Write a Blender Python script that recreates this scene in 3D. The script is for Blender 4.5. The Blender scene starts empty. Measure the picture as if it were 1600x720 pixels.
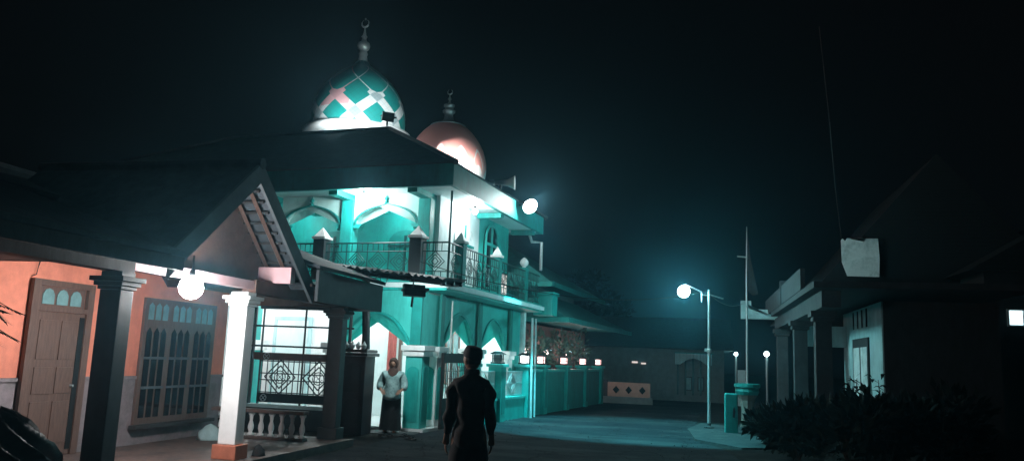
import bpy, bmesh, math, random
from mathutils import Vector, Matrix
random.seed(7)
C = bpy.context.scene.collection
SC = bpy.context.scene
PI = math.pi
rad = math.radians

# ------------------------------------------------------------------ world, camera, view
F = 1250.0
CAMZ = 1.65
Zc = Vector((308, 7810, -1250)).normalized()
Yc = Vector((290, -211, -1250)); Yc = (Yc - Zc * Yc.dot(Zc)).normalized()
Xc = Yc.cross(Zc)
RW = Matrix((Xc, Yc, Zc))                       # camera -> street frame (X right, Y along the street, Z up)
cam_d = bpy.data.cameras.new('camera')
cam = bpy.data.objects.new('camera', cam_d); C.objects.link(cam)
m4 = RW.to_4x4(); m4.translation = (0, 0, CAMZ)
cam.matrix_world = m4
cam_d.sensor_width = 36; cam_d.lens = 36 * F / 1600
cam_d.clip_start = 0.1; cam_d.clip_end = 2000
SC.camera = cam
w = bpy.data.worlds.new('World'); SC.world = w; w.use_nodes = True
bg = w.node_tree.nodes['Background']
bg.inputs[0].default_value = (0.0004, 0.0005, 0.0006, 1); bg.inputs[1].default_value = 1.0
SC.view_settings.view_transform = 'Standard'; SC.view_settings.look = 'None'
SC.view_settings.exposure = 1.6; SC.view_settings.gamma = 1
SC.render.engine = 'CYCLES'
SC.cycles.use_denoising = True
SC.cycles.max_bounces = 6; SC.cycles.diffuse_bounces = 3; SC.cycles.volume_bounces = 0
SC.cycles.sample_clamp_indirect = 4
SC.cycles.use_light_tree = True

# ------------------------------------------------------------------ materials
def mat(name, col, rough=0.7, var=0.18, scale=6.0, bump=0.0, metal=0.0, spec=0.4, dirt=None, dirt_amt=0.0, dirt_scale=1.2, stretch=(1, 1, 1)):
    m = bpy.data.materials.new(name); m.use_nodes = True
    nt = m.node_tree; N = nt.nodes; L = nt.links; b = N['Principled BSDF']
    b.inputs['Roughness'].default_value = rough; b.inputs['Metallic'].default_value = metal
    b.inputs['Specular IOR Level'].default_value = spec
    tc = N.new('ShaderNodeTexCoord'); mp = N.new('ShaderNodeMapping'); mp.inputs['Scale'].default_value = stretch
    L.new(tc.outputs['Object'], mp.inputs[0])
    n = N.new('ShaderNodeTexNoise'); n.inputs['Scale'].default_value = scale; n.inputs['Detail'].default_value = 6
    n.inputs['Roughness'].default_value = 0.65
    L.new(mp.outputs[0], n.inputs['Vector'])
    r = N.new('ShaderNodeMapRange'); r.inputs[1].default_value = 0.3; r.inputs[2].default_value = 0.7
    r.inputs[3].default_value = 1 - var; r.inputs[4].default_value = 1 + var
    L.new(n.outputs['Fac'], r.inputs[0])
    mx = N.new('ShaderNodeVectorMath'); mx.operation = 'SCALE'; mx.inputs[0].default_value = col
    L.new(r.outputs[0], mx.inputs['Scale'])
    out = mx.outputs[0]
    if dirt is not None:
        n2 = N.new('ShaderNodeTexNoise'); n2.inputs['Scale'].default_value = dirt_scale; n2.inputs['Detail'].default_value = 8
        n2.inputs['Roughness'].default_value = 0.7
        L.new(mp.outputs[0], n2.inputs['Vector'])
        r2 = N.new('ShaderNodeMapRange'); r2.inputs[1].default_value = 0.48; r2.inputs[2].default_value = 0.68
        r2.inputs[3].default_value = 0; r2.inputs[4].default_value = dirt_amt
        L.new(n2.outputs['Fac'], r2.inputs[0])
        mm = N.new('ShaderNodeMix'); mm.data_type = 'RGBA'
        L.new(r2.outputs[0], mm.inputs[0]); L.new(out, mm.inputs[6]); mm.inputs[7].default_value = (*dirt, 1)
        out = mm.outputs[2]
    L.new(out, b.inputs['Base Color'])
    if bump > 0:
        bp = N.new('ShaderNodeBump'); bp.inputs['Strength'].default_value = bump; bp.inputs['Distance'].default_value = 0.02
        L.new(n.outputs['Fac'], bp.inputs['Height']); L.new(bp.outputs[0], b.inputs['Normal'])
    return m

def grime(m, col, amt, scale=1.0, stretch=(1, 1, 0.18), lo=0.5, hi=0.72):
    """adds rain streaks and stains of their own shape to a material"""
    nt = m.node_tree; N = nt.nodes; L = nt.links; b = N['Principled BSDF']
    src = b.inputs['Base Color'].links[0].from_socket
    tc = N.new('ShaderNodeTexCoord'); mp = N.new('ShaderNodeMapping'); mp.inputs['Scale'].default_value = stretch
    L.new(tc.outputs['Object'], mp.inputs[0])
    n = N.new('ShaderNodeTexNoise'); n.inputs['Scale'].default_value = scale; n.inputs['Detail'].default_value = 9; n.inputs['Roughness'].default_value = 0.72
    L.new(mp.outputs[0], n.inputs['Vector'])
    r = N.new('ShaderNodeMapRange'); r.inputs[1].default_value = lo; r.inputs[2].default_value = hi; r.inputs[3].default_value = 0; r.inputs[4].default_value = amt
    L.new(n.outputs['Fac'], r.inputs[0])
    x = N.new('ShaderNodeMix'); x.data_type = 'RGBA'; L.new(r.outputs[0], x.inputs[0]); L.new(src, x.inputs[6]); x.inputs[7].default_value = (*col, 1)
    L.new(x.outputs[2], b.inputs['Base Color'])
    return m
def cracks(m, scale=0.7, width=0.012, dark=(0.006, 0.007, 0.008)):
    nt = m.node_tree; N = nt.nodes; L = nt.links; b = N['Principled BSDF']
    src = b.inputs['Base Color'].links[0].from_socket
    tc = N.new('ShaderNodeTexCoord'); nz = N.new('ShaderNodeTexNoise'); nz.inputs['Scale'].default_value = 2.0; nz.inputs['Detail'].default_value = 5
    L.new(tc.outputs['Object'], nz.inputs['Vector'])
    va = N.new('ShaderNodeVectorMath'); va.operation = 'SCALE'; va.inputs['Scale'].default_value = 0.5; L.new(nz.outputs['Color'], va.inputs[0])
    vb = N.new('ShaderNodeVectorMath'); vb.operation = 'ADD'; L.new(tc.outputs['Object'], vb.inputs[0]); L.new(va.outputs[0], vb.inputs[1])
    vo = N.new('ShaderNodeTexVoronoi'); vo.feature = 'DISTANCE_TO_EDGE'; vo.inputs['Scale'].default_value = scale; L.new(vb.outputs[0], vo.inputs['Vector'])
    r = N.new('ShaderNodeMapRange'); r.inputs[1].default_value = 0; r.inputs[2].default_value = width; r.inputs[3].default_value = 0.85; r.inputs[4].default_value = 0
    L.new(vo.outputs['Distance'], r.inputs[0])
    x = N.new('ShaderNodeMix'); x.data_type = 'RGBA'; L.new(r.outputs[0], x.inputs[0]); L.new(src, x.inputs[6]); x.inputs[7].default_value = (*dark, 1)
    L.new(x.outputs[2], b.inputs['Base Color'])
    return m

def emis(name, col, strength):
    m = bpy.data.materials.new(name); m.use_nodes = True
    b = m.node_tree.nodes['Principled BSDF']
    b.inputs['Base Color'].default_value = (0.8, 0.8, 0.8, 1)
    b.inputs['Emission Color'].default_value = (*col, 1); b.inputs['Emission Strength'].default_value = strength
    return m

M = {}
M['teal'] = mat('teal paint', (0.014, 0.40, 0.365), 0.55, 0.12, 5, 0.1, dirt=(0.03, 0.22, 0.20), dirt_amt=0.5)
M['teal_deep'] = mat('deep teal paint', (0.006, 0.235, 0.215), 0.55, 0.15, 5, 0.1)
M['teal_pale'] = mat('bright turquoise paint', (0.055, 0.50, 0.455), 0.6, 0.08, 4, 0.1, dirt=(0.03, 0.36, 0.33), dirt_amt=0.35)
M['mint_teal'] = mat('pale mint paint', (0.42, 0.68, 0.65), 0.6, 0.08, 4, 0.1)
M['mint'] = mat('mint white paint', (0.62, 0.74, 0.74), 0.6, 0.06, 4, 0.08)
M['white'] = mat('white paint', (0.78, 0.80, 0.80), 0.55, 0.06, 5, 0.08, dirt=(0.5, 0.52, 0.5), dirt_amt=0.4)
M['orange'] = mat('orange plaster', (0.74, 0.25, 0.165), 0.85, 0.1, 5, 0.25, dirt=(0.36, 0.14, 0.10), dirt_amt=0.45)
M['pink'] = mat('pale pink paint', (0.74, 0.47, 0.50), 0.6, 0.08, 5, 0.1, dirt=(0.5, 0.32, 0.3), dirt_amt=0.5)
M['mauve'] = mat('grey mauve dado paint', (0.23, 0.20, 0.215), 0.8, 0.15, 6, 0.25, dirt=(0.09, 0.1, 0.1), dirt_amt=0.7, dirt_scale=2.5)
M['brown_wood'] = mat('brown varnished wood', (0.115, 0.072, 0.06), 0.5, 0.25, 9, 0.15, stretch=(3, 3, 0.5))
M['dark_wood'] = mat('dark weathered wood', (0.035, 0.036, 0.038), 0.75, 0.3, 9, 0.3, stretch=(1, 1, 0.4))
M['brown_plaster'] = mat('bare brown plaster', (0.15, 0.095, 0.082), 0.9, 0.2, 4, 0.4, dirt=(0.05, 0.05, 0.05), dirt_amt=0.6)
M['tile_roof'] = mat('dark clay roof tiles', (0.030, 0.034, 0.040), 0.8, 0.35, 7, 0.6)
M['sheet'] = mat('dark corrugated sheet', (0.03, 0.034, 0.037), 0.55, 0.4, 5, 0.3, dirt=(0.10, 0.07, 0.055), dirt_amt=0.5, dirt_scale=3)
M['grey_sheet'] = mat('grey board', (0.075, 0.09, 0.10), 0.7, 0.2, 4, 0.2)
M['iron'] = mat('black painted iron', (0.012, 0.014, 0.016), 0.45, 0.3, 12, 0.1)
M['iron_teal'] = mat('dark teal painted iron', (0.006, 0.06, 0.058), 0.45, 0.2, 12)
M['steel'] = mat('galvanised steel', (0.42, 0.48, 0.49), 0.4, 0.15, 14, 0.05, metal=0.6)
M['polished'] = mat('polished metal', (0.5, 0.55, 0.56), 0.3, 0.08, 14, 0.0, metal=0.75)
M['black'] = mat('black paint and pillar shade', (0.022, 0.026, 0.028), 0.55, 0.3, 6, 0.15)
M['granite'] = mat('dark granite cladding', (0.03, 0.033, 0.036), 0.3, 0.4, 40, 0.0)
M['asphalt'] = mat('worn asphalt', (0.016, 0.022, 0.027), 0.95, 0.4, 30, 0.5, spec=0.06, dirt=(0.032, 0.040, 0.044), dirt_amt=0.7, dirt_scale=0.5)
M['soil'] = mat('dark soil', (0.020, 0.021, 0.021), 0.95, 0.4, 8, 0.6, spec=0.05, dirt=(0.07, 0.065, 0.055), dirt_amt=0.6, dirt_scale=2)
M['concrete'] = mat('grey concrete', (0.042, 0.052, 0.055), 0.9, 0.2, 9, 0.4, spec=0.1, dirt=(0.08, 0.09, 0.085), dirt_amt=0.8, dirt_scale=1.6)
M['plinth'] = mat('terracotta floor edge', (0.42, 0.14, 0.085), 0.6, 0.15, 9, 0.1)
M['floor_tile'] = mat('white floor tiles', (0.66, 0.69, 0.69), 0.25, 0.06, 5)
M['porch_floor'] = mat('mottled porch floor', (0.12, 0.085, 0.075), 0.6, 0.3, 9, 0.2, dirt=(0.03, 0.04, 0.045), dirt_amt=0.8, dirt_scale=2.2)
M['glass'] = mat('dim window glass', (0.10, 0.16, 0.17), 0.08, 0.2, 4, spec=0.6)
M['glass_teal'] = mat('frosted teal glass', (0.16, 0.30, 0.31), 0.25, 0.2, 7, spec=0.5)
M['glass_dark'] = mat('dark glass', (0.008, 0.010, 0.012), 0.1, 0.2, 4, spec=0.5)
M['curtain'] = mat('red brown curtain', (0.38, 0.10, 0.09), 0.9, 0.35, 14, 0.3, stretch=(6, 6, 0.6))
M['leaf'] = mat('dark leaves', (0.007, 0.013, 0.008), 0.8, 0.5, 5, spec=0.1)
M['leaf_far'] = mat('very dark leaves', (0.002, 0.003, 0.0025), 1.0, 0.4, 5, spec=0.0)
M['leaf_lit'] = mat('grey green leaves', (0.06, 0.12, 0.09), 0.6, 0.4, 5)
M['bark'] = mat('bark', (0.045, 0.038, 0.03), 0.9, 0.3, 12, 0.5)
M['tarp'] = mat('black tarpaulin', (0.018, 0.026, 0.028), 0.5, 0.3, 5, 0.2)
M['grey_wall'] = mat('mid grey plaster', (0.16, 0.18, 0.18), 0.85, 0.2, 4, 0.2)
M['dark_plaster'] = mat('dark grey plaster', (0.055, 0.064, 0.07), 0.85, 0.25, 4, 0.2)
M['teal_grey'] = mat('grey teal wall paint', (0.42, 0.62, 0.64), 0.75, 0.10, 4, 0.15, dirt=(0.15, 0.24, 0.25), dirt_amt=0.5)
M['pale_sheet'] = mat('pale grey sheet', (0.72, 0.78, 0.78), 0.65, 0.12, 4, 0.1, dirt=(0.2, 0.3, 0.3), dirt_amt=0.7, dirt_scale=2.2)
M['tan'] = mat('tan plaster', (0.50, 0.30, 0.24), 0.85, 0.15, 5, 0.2)
M['skin'] = mat('skin', (0.28, 0.15, 0.10), 0.55, 0.08, 20)
M['cloth_black'] = mat('black cloth', (0.010, 0.011, 0.012), 0.9, 0.3, 18, 0.3)
M['cloth_dark'] = mat('charcoal cloth', (0.024, 0.022, 0.021), 0.9, 0.3, 14, 0.3)
M['cloth_teal'] = mat('grey teal patterned cloth', (0.24, 0.36, 0.36), 0.9, 0.35, 14, 0.3, dirt=(0.03, 0.09, 0.09), dirt_amt=0.9, dirt_scale=5)
M['hijab'] = mat('brown headscarf cloth', (0.065, 0.036, 0.03), 0.9, 0.2, 10, 0.2)
M['cap_velvet'] = mat('black velvet', (0.006, 0.006, 0.007), 0.8, 0.3, 30, 0.1)
M['hair'] = mat('dark hair', (0.022, 0.018, 0.016), 0.6, 0.2, 20)
M['rubber'] = mat('rubber', (0.03, 0.032, 0.034), 0.7, 0.2, 12)
M['cream'] = mat('cream plastic', (0.72, 0.74, 0.72), 0.4, 0.05, 8)
M['bulb'] = emis('lit globe', (0.93, 0.98, 1.0), 9.0)
M['bulb_far'] = emis('lit distant globe', (0.80, 1.0, 1.0), 7.0)
M['led'] = emis('lit floodlight panel', (0.92, 1.0, 1.0), 14.0)
M['lantern_glow'] = emis('lit lantern glass', (1.0, 0.55, 0.52), 1.3)
M['lantern_white'] = emis('lit white lantern glass', (0.9, 1.0, 1.0), 3.5)
M['lit_window'] = emis('lit window pane', (0.62, 0.86, 0.90), 0.75)
M['lit_room'] = emis('lit room behind curtain', (0.95, 0.75, 0.68), 0.28)

for k_, c_, a_ in (('teal', (0.008, 0.15, 0.14), .75), ('teal_pale', (0.015, 0.23, 0.21), .7), ('teal_deep', (0.004, 0.10, 0.095), .7), ('mint', (0.30, 0.40, 0.39), .55), ('mint_teal', (0.22, 0.46, 0.43), .55), ('white', (0.42, 0.45, 0.44), .5)):
    grime(M[k_], c_, a_, 2.2)
grime(M['orange'], (0.40, 0.13, 0.09), .6, 1.6, (1, 1, .35)); grime(M['teal_grey'], (0.2, 0.3, 0.3), .5, 2.0)
grime(M['asphalt'], (0.055, 0.064, 0.066), .9, 0.55, (0.5, 1.6, 1), .47, .66); grime(M['asphalt'], (0.007, 0.009, 0.011), .8, 1.1, (1, 1, 1), .56, .66); cracks(M['asphalt'], .55, .012)
grime(M['concrete'], (0.03, 0.035, 0.036), .8, 1.8, (1, 1, 1), .52, .66); cracks(M['concrete'], .9, .015)
# dome 1: lattice of pale diamonds on teal
def dome_mat():
    m = bpy.data.materials.new('dome tiles teal and white lattice'); m.use_nodes = True
    nt = m.node_tree; N = nt.nodes; L = nt.links; b = N['Principled BSDF']
    b.inputs['Roughness'].default_value = 0.28; b.inputs['Specular IOR Level'].default_value = 0.45
    uv = N.new('ShaderNodeUVMap'); sp = N.new('ShaderNodeSeparateXYZ'); L.new(uv.outputs[0], sp.inputs[0])
    def mth(op, a, bb=None, clamp=False):
        n = N.new('ShaderNodeMath'); n.operation = op; n.use_clamp = clamp
        for i, s in enumerate((a, bb)):
            if s is None: continue
            if isinstance(s, (int, float)): n.inputs[i].default_value = s
            else: L.new(s, n.inputs[i])
        return n.outputs[0]
    u = mth('ADD', mth('MULTIPLY', sp.outputs[0], 7.0), 0.75)
    vv = mth('ADD', sp.outputs[1], 0.09)
    v = mth('MULTIPLY', vv, 2.1)
    p = mth('FRACT', mth('ADD', u, v)); q = mth('FRACT', mth('SUBTRACT', u, v))
    wd = N.new('ShaderNodeMapRange'); L.new(sp.outputs[1], wd.inputs[0])
    wd.inputs[1].default_value = 0.42; wd.inputs[2].default_value = 0.46; wd.inputs[3].default_value = 0.66; wd.inputs[4].default_value = 0.96
    def edge(t): return mth('MULTIPLY', mth('ABSOLUTE', mth('SUBTRACT', t, 0.5)), 2.0)
    a = mth('GREATER_THAN', edge(p), wd.outputs[0]); c = mth('GREATER_THAN', edge(q), wd.outputs[0])
    band = mth('MAXIMUM', a, c); both = mth('MULTIPLY', a, c)
    # seams of the small tiles
    s1 = mth('LESS_THAN', mth('FRACT', mth('MULTIPLY', p, 5.55)), 0.05); s2 = mth('LESS_THAN', mth('FRACT', mth('MULTIPLY', q, 5.55)), 0.05)
    seam = mth('MAXIMUM', s1, s2)
    mx = N.new('ShaderNodeMix'); mx.data_type = 'RGBA'
    mx.inputs[6].default_value = (0.012, 0.27, 0.25, 1); mx.inputs[7].default_value = (0.74, 0.76, 0.76, 1); L.new(band, mx.inputs[0])
    m2 = N.new('ShaderNodeMix'); m2.data_type = 'RGBA'; L.new(both, m2.inputs[0]); L.new(mx.outputs[2], m2.inputs[6]); m2.inputs[7].default_value = (0.36, 0.44, 0.46, 1)
    m3 = N.new('ShaderNodeMix'); m3.data_type = 'RGBA'; L.new(mth('MULTIPLY', seam, 0.35), m3.inputs[0]); L.new(m2.outputs[2], m3.inputs[6]); m3.inputs[7].default_value = (0.05, 0.07, 0.07, 1)
    # salmon tint mixed into the bands of one chevron
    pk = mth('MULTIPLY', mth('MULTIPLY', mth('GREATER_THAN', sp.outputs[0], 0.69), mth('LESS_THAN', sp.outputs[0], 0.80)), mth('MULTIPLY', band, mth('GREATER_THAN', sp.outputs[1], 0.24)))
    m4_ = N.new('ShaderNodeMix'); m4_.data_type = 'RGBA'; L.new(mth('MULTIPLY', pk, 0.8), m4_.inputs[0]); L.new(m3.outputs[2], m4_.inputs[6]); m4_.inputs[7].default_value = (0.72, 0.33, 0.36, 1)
    L.new(m4_.outputs[2], b.inputs['Base Color'])
    return m
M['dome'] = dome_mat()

def dome2_mat():
    m = bpy.data.materials.new('dome salmon with white petals'); m.use_nodes = True
    nt = m.node_tree; N = nt.nodes; L = nt.links; b = N['Principled BSDF']
    b.inputs['Roughness'].default_value = 0.5; b.inputs['Specular IOR Level'].default_value = 0.3
    uv = N.new('ShaderNodeUVMap'); sp = N.new('ShaderNodeSeparateXYZ'); L.new(uv.outputs[0], sp.inputs[0])
    def mth(op, a, bb=None):
        n = N.new('ShaderNodeMath'); n.operation = op
        for i, s in enumerate((a, bb)):
            if s is None: continue
            if isinstance(s, (int, float)): n.inputs[i].default_value = s
            else: L.new(s, n.inputs[i])
        return n.outputs[0]
    f = mth('ABSOLUTE', mth('SUBTRACT', mth('FRACT', mth('MULTIPLY', sp.outputs[0], 12.0)), 0.5))   # 0 centre, .5 edge
    top = mth('SUBTRACT', 0.44, mth('MULTIPLY', mth('POWER', mth('MULTIPLY', f, 2.0), 1.6), 0.40))
    d = mth('ABSOLUTE', mth('SUBTRACT', sp.outputs[1], top))
    line = mth('LESS_THAN', d, 0.03)
    low = mth('LESS_THAN', mth('SUBTRACT', sp.outputs[1], mth('MULTIPLY', top, 0.45)), 0.0)  # white foot below the petal lines: floodlit glare put into the colour
    k = mth('MAXIMUM', line, low)
    mx = N.new('ShaderNodeMix'); mx.data_type = 'RGBA'; L.new(k, mx.inputs[0])
    mx.inputs[6].default_value = (0.86, 0.39, 0.35, 1); mx.inputs[7].default_value = (0.80, 0.80, 0.78, 1)
    L.new(mx.outputs[2], b.inputs['Base Color'])
    return m
M['dome2'] = dome2_mat()

# roof tiles: rows of courses
def roof_mat(name, col, n=14.0):
    m = mat(name, col, 0.75, 0.3, 5, 0.0)
    nt = m.node_tree; N = nt.nodes; L = nt.links; b = N['Principled BSDF']
    tc = N.new('ShaderNodeTexCoord'); wv = N.new('ShaderNodeTexWave'); wv.wave_type = 'BANDS'; wv.bands_direction = 'Z'
    wv.wave_profile = 'SAW'; wv.inputs['Scale'].default_value = n / 6.0; wv.inputs['Distortion'].default_value = 0.3
    L.new(tc.outputs['Object'], wv.inputs[0])
    bp = N.new('ShaderNodeBump'); bp.inputs['Strength'].default_value = 0.8; bp.inputs['Distance'].default_value = 0.04
    L.new(wv.outputs['Fac'], bp.inputs['Height']); L.new(bp.outputs[0], b.inputs['Normal'])
    return m
M['roof1'] = roof_mat('mosque roof tiles', (0.035, 0.048, 0.055), 20)
M['roof2'] = roof_mat('hall roof tiles teal', (0.010, 0.14, 0.135), 20)
M['roof3'] = roof_mat('house roof tiles', (0.055, 0.068, 0.08), 16)
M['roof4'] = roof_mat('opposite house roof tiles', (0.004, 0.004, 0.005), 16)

# ------------------------------------------------------------------ mesh helper
ORG = {}
def tag(o, label=None, cat=None, group=None, kind=None):
    if label: o['label'] = label
    if cat: o['category'] = cat
    if group: o['group'] = group
    if kind: o['kind'] = kind
    return o

def thing(name, label, cat, org=(0, 0, 0), rz=0.0, group=None):
    """Empty at the base of a thing.  org is in the thing's own rotated frame."""
    o = bpy.data.objects.new(name, None); C.objects.link(o)
    o.rotation_euler = (0, 0, rz)
    o.location = Matrix.Rotation(rz, 3, 'Z') @ Vector(org)
    o.empty_display_size = 0.2
    ORG[o.name] = Vector(org)
    return tag(o, label, cat, group)

class MB:
    def __init__(s): s.bm = bmesh.new(); s.uv = None
    def verts(s, pts): return [s.bm.verts.new(p) for p in pts]
    def face(s, pts): return s.bm.faces.new(s.verts(pts))
    def box(s, x0, x1, y0, y1, z0, z1, bev=0.0, M4=None):
        v = [(x, y, z) for x in (x0, x1) for y in (y0, y1) for z in (z0, z1)]
        if M4 is not None: v = [M4 @ Vector(p) for p in v]
        b = s.verts(v)
        fs = [s.bm.faces.new([b[i] for i in f]) for f in ((0, 1, 3, 2), (4, 6, 7, 5), (0, 4, 5, 1), (2, 3, 7, 6), (0, 2, 6, 4), (1, 5, 7, 3))]
        if bev > 0:
            es = list({e for f in fs for e in f.edges})
            bmesh.ops.bevel(s.bm, geom=es, offset=bev, segments=2, affect='EDGES', profile=0.5)
        return s
    def obox(s, c, ax, hx, hy, hz):
        """box at c turned by ax about Z"""
        Mx = Matrix.Translation(c) @ Matrix.Rotation(ax, 4, 'Z')
        return s.box(-hx, hx, -hy, hy, -hz, hz, M4=Mx)
    def prism(s, poly, axis, a, b):
        """poly: 2D points; axis 'x','y','z' extrude from a to b"""
        def P(p, t):
            return {'x': (t, p[0], p[1]), 'y': (p[0], t, p[1]), 'z': (p[0], p[1], t)}[axis]
        A = s.verts([P(p, a) for p in poly]); B = s.verts([P(p, b) for p in poly])
        n = len(poly)
        fa = s.bm.faces.new(A); fb = s.bm.faces.new(B[::-1])
        for i in range(n): s.bm.faces.new((A[i], B[i], B[(i + 1) % n], A[(i + 1) % n]))
        bmesh.ops.triangulate(s.bm, faces=[fa, fb])
        return s
    def tube(s, pts, r, seg=8, cap=True):
        pts = [Vector(p) for p in pts]; rs = r if isinstance(r, (list, tuple)) else [r] * len(pts)
        rings = []
        for i, p in enumerate(pts):
            d = (pts[min(i + 1, len(pts) - 1)] - pts[max(i - 1, 0)]).normalized()
            up = Vector((0, 0, 1)) if abs(d.z) < 0.95 else Vector((1, 0, 0))
            a = d.cross(up).normalized(); b = d.cross(a)
            rings.append(s.verts([p + (a * math.cos(2 * PI * k / seg) + b * math.sin(2 * PI * k / seg)) * rs[i] for k in range(seg)]))
        for A, B in zip(rings, rings[1:]):
            for k in range(seg): s.bm.faces.new((A[k], A[(k + 1) % seg], B[(k + 1) % seg], B[k]))
        if cap: s.bm.faces.new(rings[0][::-1]); s.bm.faces.new(rings[-1])
        return s
    def bar(s, p, q, r): return s.tube([p, q], r, 6)
    def lathe(s, prof, c=(0, 0, 0), seg=24, uv=False, rot=0.0, sx=1, sy=1):
        c = Vector(c); lay = s.bm.loops.layers.uv.verify() if uv else None
        rings = []
        for r, z in prof:
            rings.append(s.verts([c + Vector((sx * max(r, 1e-4) * math.cos(2 * PI * k / seg + rot), sy * max(r, 1e-4) * math.sin(2 * PI * k / seg + rot), z)) for k in range(seg)]))
        L = [0]
        for (r0, z0), (r1, z1) in zip(prof, prof[1:]): L.append(L[-1] + math.hypot(r1 - r0, z1 - z0))
        zt = prof[-1][1] - prof[0][1] or 1
        for i, (A, B) in enumerate(zip(rings, rings[1:])):
            for k in range(seg):
                f = s.bm.faces.new((A[k], A[(k + 1) % seg], B[(k + 1) % seg], B[k]))
                if uv:
                    v0 = (prof[i][1] - prof[0][1]) / zt; v1 = (prof[i + 1][1] - prof[0][1]) / zt
                    for lp, (uu, vv) in zip(f.loops, ((k / seg, v0), ((k + 1) / seg, v0), ((k + 1) / seg, v1), (k / seg, v1))): lp[lay].uv = (uu, vv)
        s.bm.faces.new(rings[0][::-1]); s.bm.faces.new(rings[-1])
        return s
    def build(s, name, m, parent=None, smooth=False, auto=True):
        bmesh.ops.recalc_face_normals(s.bm, faces=s.bm.faces)
        me = bpy.data.meshes.new(name)
        org = Vector((0, 0, 0))
        o = bpy.data.objects.new(name, me)
        if parent is not None:
            org = ORG[parent.name]; o.parent = parent
        bmesh.ops.translate(s.bm, verts=s.bm.verts, vec=-org)
        s.bm.to_mesh(me); s.bm.free()
        ms = m if isinstance(m, (list, tuple)) else [m]
        for x in ms: me.materials.append(x)
        if smooth:
            for p in me.polygons: p.use_smooth = True
        C.objects.link(o); ORG[o.name] = org
        return o
    def solo(s, name, m, label, cat, org=None, group=None, smooth=False):
        """a thing that is one mesh; origin at its base"""
        if org is None:
            zs = [v.co for v in s.bm.verts]
            org = Vector((sum(v.x for v in zs) / len(zs), sum(v.y for v in zs) / len(zs), min(v.z for v in zs)))
        org = Vector(org)
        bmesh.ops.translate(s.bm, verts=s.bm.verts, vec=-org)
        o = s.build(name, m, None, smooth); o.location = org
        return tag(o, label, cat, group)

def struct(mb, name, m, kind='structure'):
    o = mb.build(name, m); o['kind'] = kind; return o

def copy_thing(o, loc, label):
    """copy of a thing with its parts and sub-parts"""
    r = o.copy(); C.objects.link(r); r.location = loc; r['label'] = label
    for ch in list(o.children):
        if ch.type == 'LIGHT': continue
        c = ch.copy(); C.objects.link(c); c.parent = r; c.matrix_parent_inverse = ch.matrix_parent_inverse
        for g in ch.children:
            d = g.copy(); C.objects.link(d); d.parent = c
    return r

def point(name, loc, W, col=(1, 1, 1), r=0.06, frame=None):
    l = bpy.data.lights.new(name, 'POINT'); l.energy = W; l.color = col; l.shadow_soft_size = r
    o = bpy.data.objects.new(name, l); C.objects.link(o)
    o.location = loc if frame is None else frame @ Vector(loc)
    return o
def spot(name, loc, to, W, ang, blend=0.4, col=(1, 1, 1), r=0.08):
    l = bpy.data.lights.new(name, 'SPOT'); l.energy = W; l.color = col; l.shadow_soft_size = r
    l.spot_size = rad(ang); l.spot_blend = blend
    o = bpy.data.objects.new(name, l); C.objects.link(o); o.location = loc
    o.rotation_euler = (Vector(to) - Vector(loc)).to_track_quat('-Z', 'Y').to_euler()
    return o

RM = rad(-6)                                     # the mosque is turned 6 degrees from the street
FR = Matrix.Rotation(RM, 3, 'Z')
def mw(x, y, z=0): return FR @ Vector((x, y, z))

# ================================================================== SETTING
g = MB(); g.face([(-120, -40, -0.004), (120, -40, -0.004), (120, 220, -0.004), (-120, 220, -0.004)])
struct(g, 'ground', M['soil'])
g = MB(); g.prism([(-5.9, -12), (1.4, -12), (1.2, 12), (0.5, 17.5), (-0.1, 19), (0.0, 26), (0.6, 42), (1.2, 60), (-2.9, 60), (-4.55, 33), (-5.6, 18.6), (-5.9, 16)], 'z', -0.003, 0.004)
struct(g, 'road', M['asphalt'])
g = MB(); g.prism([(-0.05, 19.0), (0.9, 17.6), (2.0, 18.2), (1.6, 23.5), (0.1, 24.4), (-0.25, 22)], 'z', -0.003, 0.03)
struct(g, 'pavement', M['concrete'])

# ================================================================== MOSQUE
X0, Y0 = -7.83, 16.4
mosque = thing('mosque', 'two storey teal and white mosque with two domes and a balcony, all its arches lit', 'mosque', (X0, Y0, 0), RM)
ZF = 3.30                                        # balcony floor
# terrace floor
MB().box(-19.0, -7.5, 16.15, 23.6, 0.0, 0.07).build('terrace_floor', M['floor_tile'], mosque)
# inner ground floor walls
mb = MB(); mb.box(-19.0, -9.6, 18.9, 19.1, 0.07, 3.06); mb.box(-9.8, -9.602, 19.102, 23.4, 0.07, 3.06); mb.box(-9.598, -7.6, 23.2, 23.4, 0.07, 3.06)
mb.build('inner_wall', M['white'], mosque)
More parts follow.
